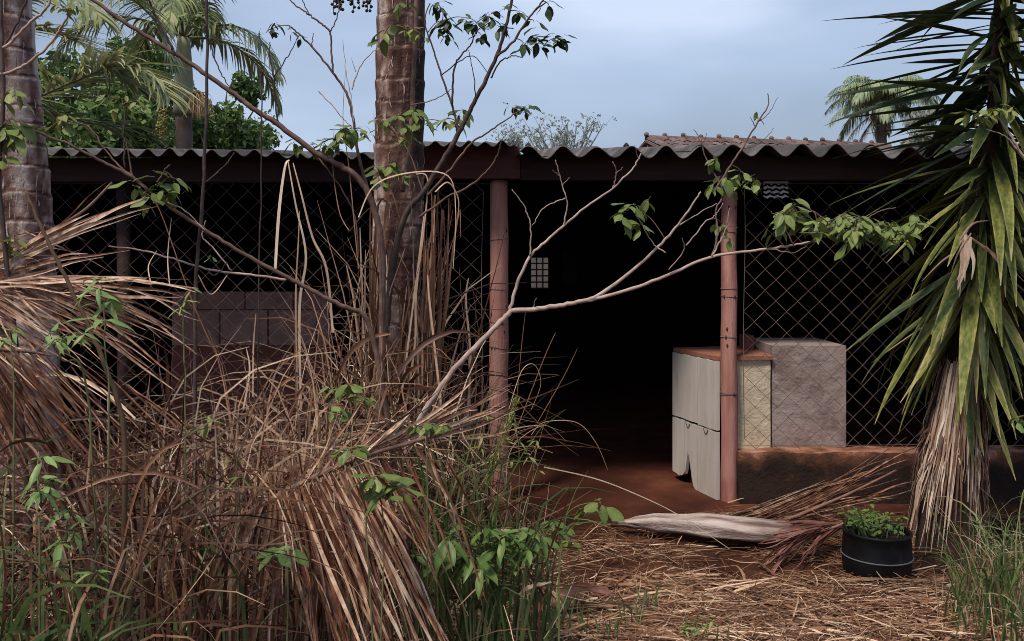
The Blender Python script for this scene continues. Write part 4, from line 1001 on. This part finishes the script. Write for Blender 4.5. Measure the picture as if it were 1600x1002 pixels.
dead_frond('dead_frond', 'dead frond with broad pale blades slanting up at the left edge',
    PL([(-80,480),(0,415),(60,372),(130,330),(175,285)], 2.9, 3.1), [
    ((-60,440,2.9),(20,400,2.95),(130,345,3.0),(245,300,3.05),9,.016,.0,(.7,1.0)),
    ((-30,440,2.9),(60,380,2.95),(100,320,3.0),(190,285,3.1),4,.014,.01,(.55,1.0)),
    ((-60,450,2.9),(0,420,2.95),(140,400,2.9),(260,325,3.0),7,.010,.03,(.3,.9)),
    ((-40,440,3.0),(30,360,3.1),(80,440,3.0),(170,380,3.1),8,.007,.05,(.2,.8))], r0=.010)
dead_frond('dead_frond', 'dark brown dead frond with straight leaflets slanting down at the lower left',
    PL([(-60,545),(30,548),(80,556)], 2.6, 2.7), [
    ((-100,540,2.55),(60,552,2.65),(60,820,2.5),(280,790,2.7),40,.008,.01,(.02,.5)),
    ((-60,560,2.5),(40,580,2.6),(130,900,2.5),(210,880,2.65),16,.010,.01,(.0,.4)),
    ((60,560,2.65),(200,600,2.8),(250,760,2.65),(380,760,2.85),14,.007,.02,(.1,.7))], r0=.008)
dead_frond('dead_frond', 'brown dead frond lying in the straw heap at the bottom left',
    PL([(140,960),(230,905),(330,880),(420,850)], 2.9, 3.2), [
    ((160,950,2.9),(330,880,3.0),(150,1060,2.8),(330,1050,2.9),20,.014,.03,(.1,.7)),
    ((230,905,2.95),(400,855,3.15),(300,820,3.0),(420,790,3.2),18,.016,.04,(.1,.7))], r0=.012)
# the fallen frond in front of the gate, with its pale sheath
ff = dead_frond('fallen_frond', 'fallen dead frond with a pale woody sheath on the ground before the gate',
    [P(1190,828,4.72), P(1260,800,4.76), P(1330,770,4.8), P(1400,735,4.85)], [
    ((1090,815,4.8),(1270,795,4.8),(1330,762,5.1),(1440,706,5.05),48,.009,.015,(.02,.85)),
    ((1120,825,4.7),(1250,815,4.74),(1340,800,4.8),(1440,755,4.9),44,.009,.015,(.02,.8)),
    ((1150,835,4.68),(1220,830,4.7),(1310,835,4.55),(1420,800,4.7),26,.009,.02,(.02,.6)),
    ((960,815,5.0),(1140,808,4.95),(1140,800,4.95),(1330,800,4.8),34,.009,.02,(.02,.6))], r0=.013, group='fallen palm debris', mt=M_deadleaf)
q = MB(); sp = smooth_path([P(955,812,4.80), P(985,826,4.74), P(1030,832,4.70), P(1100,832,4.64), P(1170,832,4.58), P(1240,826,4.58)], 8); K2 = len(sp)
for i, p in enumerate(sp):
    u = i/(K2-1); w_ = .026+.056*max(0,math.sin(min(1,max(0,u-.12)*1.9)*math.pi/2))*(1-.5*max(0,(u-.75)/.25)); w_ *= 1+.22*mnoise.noise(V((u*9,0,0)))
    zc = .055+.035*math.sin(u*2.6)
    for j in range(18):
        th = 2*math.pi*j/18; tw = -.5+.9*u
        rg = 1+.10*math.sin(th*5+u*3)+.16*mnoise.noise(V((u*5, math.cos(th)*1.6, math.sin(th)*1.6))); yy = math.cos(th)*w_*rg; zz = math.sin(th)*w_*.62*rg
        y2 = yy*math.cos(tw)-zz*math.sin(tw); z2 = yy*math.sin(tw)+zz*math.cos(tw)
        q.v.append((p.x, p.y+y2, max(.012, zc+z2+.009*mnoise.noise(V((u*7, j*.8, 2)))))); q.c.append(.6+.35*math.sin(th*5+u*3)+.55*mnoise.noise(V((u*2.5, j*1.1, 7)))-(.8 if u < .1 else 0)-(.5*max(0,(u-.7)/.3)))
for i in range(K2-1):
    for j in range(18): a = i*18+j; j2 = i*18+(j+1)%18; q.f.append((a, j2, j2+18, a+18)); q.m.append(0)
q.f.append(tuple(range(18))[::-1]); q.m.append(0); q.f.append(tuple((K2-1)*18+j for j in range(18))); q.m.append(0)
q.build('sheath', M_sheath, ff)
dead_frond('fallen_frond', 'fan of rusty red fallen leaflets beside the black pot', [P(1320,818,4.45), P(1290,828,4.42), P(1240,842,4.38)], [
    ((1318,818,4.45),(1240,842,4.38),(1200,838,4.35),(1190,900,4.2),34,.013,.02,(.2,.9)),
    ((1320,815,4.5),(1300,825,4.45),(1215,825,4.6),(1210,870,4.3),22,.012,.03,(.2,.9)),
    ((1330,815,4.5),(1290,825,4.45),(1260,870,4.3),(1225,885,4.25),16,.012,.02,(.1,.7))], r0=.01, mt=M_redleaf, group='fallen palm debris')
q = MB()   # curled brown sheath in the straw
sp = smooth_path([P(812,965,3.62), P(860,935,3.66), P(910,915,3.72), P(965,925,3.74)], 6)
for i, p in enumerate(sp):
    u = i/(len(sp)-1); w_ = .05*math.sin(math.pi*(.1+.85*u))
    for j in range(9):
        th = math.pi*(.1+.8*j/8); q.v.append((p.x, p.y-math.cos(th)*w_, max(p.z, .03)-.02+math.sin(th)*w_*.7)); q.c.append(.5+.5*mnoise.noise(V((u*4,j,1))))
for i in range(len(sp)-1):
    for j in range(8): a = i*9+j; q.f.append((a, a+9, a+10, a+1)); q.m.append(0)
tag(q.build('curled_sheath', M_redleaf, org=V((GX(880,3.7), 3.7, 0))), 'curled brown palm sheath lying in the straw in the foreground', 'palm sheath')

# ------------------------------------------------------------------ dry grass, straw, green grass
def interp(tbl, x_):
    for (a, b_), (c, d_) in zip(tbl, tbl[1:]):
        if x_ <= c: return b_+(d_-b_)*(x_-a)/(c-a)
    return tbl[-1][1]
TOP = [(-200,590),(0,590),(150,610),(270,570),(330,560),(430,540),(540,500),(600,450),(660,460),(720,500),(770,620),(820,730),(870,810)]
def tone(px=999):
    if px < 330 and R.random() < .75: return max(0, min(1, R.gauss(.16,.11)))  # browner at the left, the heap's deep shadows put into the colour
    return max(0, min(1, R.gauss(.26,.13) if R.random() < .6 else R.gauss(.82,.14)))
def near(px):
    return 2.5 if px < 330 else (3.42 if px < 780 else 3.1)
def blade(q, x_, y_, h, wd, lean, hook, c, kink=False, az=None, seg=8):
    p = V((x_, y_, ground_z(x_, y_)-.01)); a = R.uniform(0, 6.283) if az is None else az
    d_ = V((math.cos(a)*lean, math.sin(a)*lean*.7, 1)).normalized(); path = [p.copy()]; ha = a+R.gauss(0,.8); hv = V((math.cos(ha), math.sin(ha)*.7, -.35)); kk = R.randint(3, seg-2)
    for k in range(seg):
        u = (k+1)/seg
        if u > .55: d_ = (d_+hv*hook*(u-.55)*1.6).normalized()
        if kink and k == kk: d_ = (d_+V((R.gauss(0,.8), R.gauss(0,.6), R.uniform(-1.6,-.2)))).normalized()
        d_ = (d_+rvec()*.09).normalized(); p = p+d_*(h/seg); path.append(p.copy())
    for pt_ in path:
        if pt_.z < .005: pt_.z = .005
    q.ribbon(path, wd, V((R.gauss(0,.5), -1, .1)), c=c, tip=.12, base=.7)
dg = MB()
for i in range(4800):
    px = R.uniform(-120, 850); d_ = near(px)+(4.9-near(px))*R.random()**.8
    if R.random() < .02: d_ -= .5
    if mnoise.noise(V((px/70, d_*1.6, 2.2))) < -.06 and R.random() < .85: continue
    if px > 700 and R.random() < (px-700)/170: continue
    yt = interp(TOP, px); zt = EYE-(yt-HZ)/F*d_; h = zt*(R.betavariate(2,2.4) if R.random() < .93 else R.uniform(.8,1.2))
    if h < .15: continue
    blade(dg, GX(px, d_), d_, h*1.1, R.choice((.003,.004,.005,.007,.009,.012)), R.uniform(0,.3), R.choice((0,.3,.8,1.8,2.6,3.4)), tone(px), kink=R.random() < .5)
# tangle of broken stalks in the heap
for i in range(5200):
    px = R.uniform(-100, 850); d_ = R.uniform(near(px)-.1, 4.6)
    if mnoise.noise(V((px/70, d_*1.6, 2.2))) < -.06 and R.random() < .8: continue
    if px > 740 and R.random() < .5: continue
    zt = EYE-(interp(TOP, px)+150-HZ)/F*d_; zt = max(.1, min(.95, zt)); z = zt*R.random()**1.2
    p = V((GX(px, d_), d_, z+.01)); v_ = rvec(); v_.z = v_.z*.6-.1; v_.y *= .6; l = R.uniform(.1,.45)
    path = [p]; 
    cv_ = rvec()*R.choice((0,.15,.4))
    for k in range(5): v_ = (v_+rvec()*.15+cv_+V((0,0,-.05))).normalized(); path.append(path[-1]+v_*(l/5))
    if min(t_.z for t_ in path) < 0: continue
    dg.ribbon(path, R.choice((.003,.004,.006,.008)) if R.random() < .96 else .016, V((0,-1,.3))+rvec()*.6, c=tone(px)*.95, tip=.3)
# torn broad pieces of old fronds caught in the heap
for i in range(90):
    px = R.uniform(-60, 760); d_ = near(px)+R.uniform(-.15,.5); zt = EYE-(interp(TOP, px)+R.uniform(60,420)-HZ)/F*d_
    if zt < .15: continue
    p = V((GX(px, d_), d_, zt)); v_ = V((R.gauss(0,.8), R.gauss(0,.3), R.uniform(-.2,.7))).normalized(); l = R.uniform(.2,.5); path = [p]; cv_ = R.uniform(.15,.5)
    for k in range(7):
        v_ = (v_+V((0,0,-cv_))+rvec()*.12).normalized(); q_ = path[-1]+v_*(l/7); q_.z = max(q_.z, .02); path.append(q_)
    dg.ribbon(path, R.uniform(.008,.014) if px < 330 else R.uniform(.012,.024), V((R.gauss(0,.4),-1,.3)), c=max(0,min(1,R.gauss(.42,.25))), fold=.3, tip=.25, base=.4)
# straw bundles hugging the trunk
for i in range(170):
    a = R.uniform(math.pi*.85, math.pi*2.15); r = .13+R.random()**2*.12; cx = GX(R.choice((612,600,640,650)), 4.3); d_ = 4.28
    x_ = cx+math.cos(a)*r; y_ = d_+math.sin(a)*r; h = R.uniform(.5,1.75) if R.random() < .75 else R.uniform(1.2,1.95)
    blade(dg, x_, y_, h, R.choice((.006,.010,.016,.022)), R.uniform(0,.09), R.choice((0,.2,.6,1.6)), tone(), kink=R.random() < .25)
for (xa, xb, y0_, y1_, n_) in ((572,590,700,300,16),(600,650,700,520,26),(645,685,680,290,26),(655,672,520,300,8)):
    for i in range(n_):
        u = R.random(); xs_ = xa+(xb-xa)*u; ye = y1_+abs(R.gauss(0,90)); d_ = 4.08+R.gauss(0,.04)
        p0 = P(xs_+R.gauss(0,4), y0_, d_); p1 = P(xs_+R.gauss(0,14)+8, ye, d_+R.gauss(0,.03)); m_ = p0.lerp(p1,.55)+V((R.gauss(0,.012),R.gauss(0,.012),0))
        pts = [p0, m_, p1]
        if R.random() < .35: pts.append(p1+V((R.gauss(0,.07), R.gauss(0,.03), -R.uniform(.02,.2))))
        dg.ribbon(smooth_path(pts, 4), R.uniform(.004,.016), V((R.gauss(0,.4),-1,.1)), c=max(0,min(1,R.gauss(.48,.25))), tip=.25, fold=.15 if R.random() < .4 else 0)
for i in range(120):     # a thicker clump of broken reed left of the trunk
    x_ = GX(R.gauss(548,14), 4.0); blade(dg, x_, 4.0+R.gauss(0,.06), R.uniform(.7,1.75), R.choice((.004,.007,.012)), R.uniform(0,.12), R.choice((0,.5,1.5,3)), max(0,min(1,R.gauss(.4,.22))), kink=R.random() < .5)
for i in range(110):     # thin stand by the left gate post
    x_ = GX(R.gauss(728,16), 4.5); blade(dg, x_, 4.5+R.gauss(0,.06), R.uniform(.5,1.5), R.choice((.003,.005,.008)), R.uniform(0,.12), R.choice((0,.5,1.5)), max(0,min(1,R.gauss(.5,.25))), kink=R.random() < .4)
for (px, yt, d_, n_, sp_, c_) in ((300,545,2.95,60,.05,.6),(320,560,3.0,40,.04,.5),(445,560,3.35,36,.04,.62),(470,545,3.3,44,.04,.66),(500,560,3.4,30,.03,.55),(395,590,3.0,30,.05,.5),(225,600,2.6,26,.05,.4),(255,640,2.5,24,.05,.4),(545,600,3.3,30,.05,.5),(350,620,2.8,30,.06,.5),(150,680,2.4,22,.06,.5),(60,700,2.4,20,.06,.45)):
    zt = EYE-(yt-HZ)/F*d_
    for i in range(n_):
        blade(dg, GX(px, d_)+R.gauss(0,sp_), d_+R.gauss(0,sp_), zt*R.uniform(.6,1.3), R.choice((.005,.007,.010,.013)), R.uniform(0,.1), R.choice((.3,1.2,2.6,4.0)), max(0,min(1,R.gauss(c_,.2))), kink=R.random() < .25, seg=10)
# single tall stalks with the bends the photo shows
TALL = [([(470,640),(468,480),(478,400),(462,320),(450,252)],3.5,.010,.9),([(430,420),(436,330),(445,262),(452,250)],3.4,.012,1.0),([(520,520),(510,420),(488,370),(470,300),(458,255)],3.6,.010,.8),
        ([(465,620),(462,470),(466,380),(468,330)],3.6,.007,.7),([(545,360),(530,330),(520,260),(522,200)],3.7,.004,.6),([(560,420),(545,260),(536,190),(540,110)],3.7,.004,.6),
        ([(625,640),(640,520),(655,400),(662,338)],3.9,.008,.9),([(630,660),(648,540),(650,460),(662,360),(668,280),(650,272)],3.9,.009,.8),([(690,640),(672,480),(668,430)],3.9,.01,.8),
        ([(730,660),(735,560),(728,470),(732,435)],4.3,.012,.9),([(560,340),(585,290),(640,270),(700,275),(712,330),(708,420)],3.7,.006,.9),([(680,300),(700,285),(716,310),(715,345)],3.7,.006,.8),
        ([(850,730),(930,748),(1000,775),(1062,806),(1140,858)],3.9,.005,1.0),([(800,690),(850,560),(868,520)],3.9,.003,.5),([(830,680),(850,660),(900,660),(930,690),(950,735)],3.9,.003,.75),
        ([(840,660),(880,590),(902,545)],3.9,.003,.5),([(795,640),(815,580),(835,570),(845,600),(830,640)],3.9,.003,.8),([(806,640),(815,540),(822,480)],3.9,.0025,.5),([(790,760),(800,700),(850,665),(885,690)],3.8,.003,.8),
        ([(340,560),(300,470),(250,330),(225,300)],3.0,.004,.4),([(265,445),(262,400),(268,340)],3.1,.004,.9),([(235,440),(232,415),(245,392)],3.0,.004,.8),([(140,640),(250,665),(330,690)],2.8,.005,.9),
        ([(310,430),(330,460),(355,430)],3.0,.004,.8),([(395,620),(396,540),(400,490)],3.3,.006,.8),([(380,640),(390,580),(385,545)],3.3,.007,.9),([(240,800),(238,760),(250,735),(262,720)],2.9,.01,.9)]
for l, d_, wd, c in TALL:
    dg.ribbon(smooth_path(PL(l, d_, d_+.05), 6), wd, V((0,-1,.1))+rvec()*.3, c=c, tip=.4, base=.9)
tag(dg.build('dry_grass', M_straw, kind='stuff'), 'tangled heap of dry grass and broken stalks filling the left half', 'dry grass')

lt = MB()
for i in range(38000):
    d_ = 2.9+2.35*R.random(); px = R.uniform(-150, 1720); x_ = GX(px, d_)
    if d_ > 5.0 and 830 < px < 1130: continue
    dens = 1 if d_ < 4.6 else .45
    pn = mnoise.noise(V((x_*2.3, d_*2.3, 4)))+.5*mnoise.noise(V((x_*6, d_*6, 8)))
    dens *= max(.06, min(1, .55+1.1*pn+(.5 if d_ < 4.15 else -.2)))
    if R.random() > dens: continue
    z = ground_z(x_, d_)+R.uniform(.004,.05)*R.random(); a = R.gauss(0,.75) if R.random() < .7 else R.uniform(0,3.14); l = R.uniform(.05,.2) if R.random() < .85 else R.uniform(.2,.45)
    v_ = V((math.cos(a), math.sin(a), R.gauss(.02,.14))); p = V((x_, d_, z)); bend = R.gauss(0,.25); path = [p]
    for k in range(3):
        v_ = V((v_.x-bend*v_.y*.5, v_.y+bend*v_.x*.5, v_.z-.05)).normalized(); q_ = path[-1]+v_*(l/3); q_.z = max(q_.z, ground_z(q_.x, q_.y)+.003); path.append(q_)
    lt.ribbon(path, R.choice((.0015,.0025,.0035,.006)) if R.random() < .97 else .016, V((R.gauss(0,.3),R.gauss(-.4,.3),1)), c=max(0,min(1,R.gauss(.42 if d_ > 4.15 else .54,.27))), tip=.4)
tag(lt.build('straw_litter', M_litter, kind='stuff'), 'layer of dry straw and leaf bits over the ground', 'straw')

gg = MB(); dg2 = MB()
def green_stand(px, yt, d_, n, sp_, wd=(.006,.013), val=(.3,1.0)):
    zt = EYE-(yt-HZ)/F*d_
    for i in range(n): blade(gg, GX(px, d_)+R.gauss(0,sp_), d_+R.gauss(0,sp_*.7), zt*R.uniform(.55,1.15), R.uniform(*wd), R.uniform(.02,.2), R.choice((.3,1,2,3)), R.uniform(*val), seg=9)
for a_ in ((700,560,3.4,16,.06),(725,600,3.35,14,.07),(660,640,3.3,6,.05),(790,670,3.2,18,.06),(830,750,3.3,14,.05),(360,640,2.7,5,.06),(210,690,2.4,5,.06),(110,780,2.35,7,.06)): green_stand(*a_)
for a_ in ((10,760,2.32,12,.05),(40,850,2.3,18,.06),(95,890,2.3,16,.05),(130,900,2.32,14,.04),(-20,680,2.35,12,.05),(70,800,2.33,10,.07),(160,860,2.4,10,.06),(250,880,2.5,8,.08)): green_stand(*a_, wd=(.010,.022), val=(.2,.85))
def gtuft(px, d_, n, h, spread, wd=(.004,.009), val=(.2,.9), lean=.35):
    for i in range(n):
        x_ = GX(px, d_)+R.gauss(0,spread); blade(gg, x_, d_+R.gauss(0,spread*.7), h*R.uniform(.5,1.1), R.uniform(*wd), R.uniform(.02,lean), R.choice((.3,.8,1.6)), R.uniform(*val))
for px, d_, n, h, sp_ in ((1545,3.75,70,.42,.08),(1590,3.6,80,.52,.09),(1570,3.95,60,.42,.1),(1625,3.8,60,.6,.12),(1530,4.1,30,.26,.06),(1515,3.6,26,.25,.05),(1600,3.35,60,.4,.1)):
    gtuft(px, d_, int(n*.75), h, sp_, wd=(.003,.011), val=(.1,1.1))
    for i in range(int(n*.6)): blade(dg2, GX(px, d_)+R.gauss(0,sp_*1.2), d_+R.gauss(0,sp_), h*R.uniform(.3,.95), R.choice((.002,.004,.007)), R.uniform(.05,.5), R.choice((.5,1.5,3)), R.uniform(.3,.95))
for px, d_, n, h, sp_ in ((20,2.42,40,.5,.1),(90,2.45,40,.48,.07),(-30,2.4,40,.62,.1),(125,2.5,26,.45,.04),(10,2.45,24,.75,.10),(-20,2.45,24,.9,.08),(50,2.5,20,.6,.1)): gtuft(px, d_, n, h, sp_, wd=(.010,.024), val=(.1,.6))
for px, d_, n, h, sp_ in ((745,3.3,10,.5,.05),(690,3.9,34,.8,.05),(715,4.0,40,.75,.06),(760,3.8,30,.45,.08),(672,4.0,18,1.1,.04),(735,4.4,24,.95,.05),(790,3.7,30,.55,.07),(650,3.5,24,.5,.07)): gtuft(px, d_, n, h, sp_, wd=(.005,.015), val=(.1,.8), lean=.2)
for px, d_, n, h, sp_ in ((945,3.45,12,.14,.03),(1085,3.45,16,.12,.05),(1015,3.8,8,.16,.02),(985,3.6,8,.2,.03),(870,3.5,20,.3,.05),(40,4.4,20,.9,.1),(160,3.9,24,.9,.1)): gtuft(px, d_, n, h, sp_, wd=(.004,.010), val=(.4,1))
tag(dg2.build('dry_grass', M_straw, kind='stuff'), 'dry blades mixed into the green grass at the lower right corner', 'dry grass')
tag(gg.build('green_grass', M_grass, kind='stuff'), 'tufts of fresh green grass at the corners and among the straw', 'grass')

# ------------------------------------------------------------------ weeds
def weed(base_px, d_, stems, label, key, mt=M_greenstem, r=.004, cat='weed', whorl=False):
    b0 = V((GX(base_px, d_), d_, 0)); t_ = thing('weed', b0, label, cat)
    for (pts, tips) in stems:
        branch(t_, [b0+V((R.gauss(0,.01),0,-.02))]+[P(x_, y_, d_+R.uniform(-.05,.05)) for x_, y_ in pts], r, r*.4, mt, name='stem', n=5)
        for (x_, y_, n_, sz) in tips: cluster(t_, P(x_, y_, d_+R.uniform(-.08,.04)), n_, sz, key, spread=.015, droop=.25)
    return t_
weed(740, 3.2, [([(735,930),(745,860)], [(700,842,7,.10),(720,845,7,.10),(800,870,7,.09),(650,870,6,.08),(740,868,9,.12),(725,880,5,.085),(755,890,6,.09)]), ([(720,930),(690,870)], [(690,862,7,.09),(672,885,6,.08),(705,880,5,.08)]), ([(760,920),(790,850)], [(820,832,7,.10),(770,850,7,.11),(790,838,8,.11),(775,862,6,.09),(812,852,5,.09)]), ([(780,930),(840,850)], [(845,838,6,.085),(868,830,4,.08),(830,860,5,.08)]), ([(740,940),(765,830)], [(762,828,7,.085)])],
     'dark green weed with spreading finger-like leaves at the bottom middle', 'palm', r=.006)
weed(590, 2.78, [([(600,850),(590,760)], [(585,745,5,.085),(605,760,5,.085),(625,762,4,.08),(600,775,4,.08)]), ([(570,800),(548,712)], [(545,703,4,.07),(558,700,3,.06)])], 'broad-leaved weed growing through the big dead frond', 'leaf')
weed(445, 2.72, [([(450,920),(448,862)], [(445,855,3,.085),(428,862,3,.075),(462,850,3,.07)])], 'small dark weed on the hanging brown leaflets', 'weed')
weed(545, 3.25, [([(550,800),(548,640)], [(525,605,4,.065),(545,600,4,.065),(560,620,4,.06),(520,635,4,.06),(575,625,3,.055),(535,650,3,.06)])], 'leafy weed at the foot of the middle trunk on its left', 'leaf')
weed(665, 3.05, [([(668,800),(665,680)], [(650,665,3,.06),(672,662,4,.07),(690,668,3,.06)])], 'small round-leaved weed right under the middle trunk', 'leaf')
weed(318, 2.7, [([(322,800),(320,690)], [(316,660,4,.06),(325,650,4,.055),(305,668,3,.06)])], 'pale green weed sprouting from the dry grass left of centre', 'lancey')
weed(160, 2.42, [([(170,700),(165,540),(160,450)], [(155,452,6,.085),(170,470,6,.1),(165,500,6,.085),(150,440,5,.07)]), ([(140,640),(95,560),(80,530)], [(95,530,6,.06),(115,520,5,.065),(80,520,4,.06),(130,525,3,.05)])], 'narrow-leaved green weed growing through the pale frond', 'lance')
weed(20, 2.4, [([(22,700),(18,530)], [(15,520,5,.055),(25,512,4,.05),(5,530,3,.05)])], 'small narrow-leaved weed at the left edge below the pale frond', 'lance')
weed(110, 2.4, [([(115,940),(105,840),(112,790)], [(108,800,6,.075),(118,830,6,.07),(95,850,5,.07)]), ([(130,950),(150,900)], [(150,895,6,.06)])], 'leafy green weed low in the heap, right of the lower left corner grass', 'lance')
weed(370, 2.75, [([(372,900),(368,735),(372,700)], [(368,715,4,.055),(376,745,4,.055),(360,760,3,.05)])], 'thin pale weed in the dry grass left of the big dead frond', 'lancey')
weed(60, 2.38, [([(62,880),(58,780),(60,705)], [(62,745,7,.075),(58,770,7,.08),(68,715,6,.07),(75,760,6,.07)])], 'narrow-leaved weed standing at the lower left edge', 'lance')
weed(285, 2.75, [([(290,700),(285,500),(282,470)], [(290,470,5,.045),(278,480,4,.045),(295,455,3,.04)])], 'fuzzy little weed at the tip of the pale frond', 'lancey')
weed(800, 3.5, [([(806,860),(812,740),(805,650)], [(805,660,5,.05),(812,690,5,.055),(800,720,4,.05)]), ([(800,860),(790,760),(778,700)], [(780,705,5,.05),(770,720,5,.05),(790,690,4,.05)]), ([(812,860),(830,760),(838,700)], [(836,690,5,.045),(826,715,5,.055),(842,735,4,.05)]), ([(800,870),(770,780),(755,690)], [(755,680,4,.05),(748,700,4,.05),(760,650,4,.045)])],
     'yellow-green weed with upright seedy stems left of the gateway', 'lancey', r=.004)
weed(850, 3.6, [([(860,880),(890,800),(935,785)], [(938,785,3,.09),(915,795,3,.06)]), ([(855,890),(870,820)], [(860,815,4,.065),(880,822,4,.065),(845,835,4,.07),(890,845,3,.06)])], 'broad green leaves on a low weed before the gateway floor', 'leaf')
weed(1520, 3.9, [([(1522,860),(1518,810)], [(1512,805,4,.05),(1525,815,3,.04)])], 'small green weed at the foot of the yucca on its right', 'weed')
weed(1100, 3.3, [([(1085,1000),(1080,985)], [(1070,985,5,.05),(1095,980,4,.05),(1110,970,4,.04)])], 'tiny ferny weed on the straw at the bottom edge', 'lance', r=.002)
# the pale seed spike
ss = thing('seed_spike', (GX(775, 3.4), 3.4, 0), 'pale green grass seed spike leaning right by the left gate post', 'grass spike')
branch(ss, PL([(745,900),(752,800),(770,720),(790,670),(805,640)], 3.4), .003, .002, M_greenstem, name='stem', n=5)
q = MB()
for k in range(170):
    u = R.random(); p = P(757+48*u, 765-135*u, 3.4)+rvec()*.012; q.ribbon([p, p+V((.006,0,.012)), p+V((R.gauss(.008,.006),R.gauss(0,.01),.024))], .006, rvec(), c=R.uniform(.7,1))
q.build('seed', M_leafyl, ss, kind='stuff')
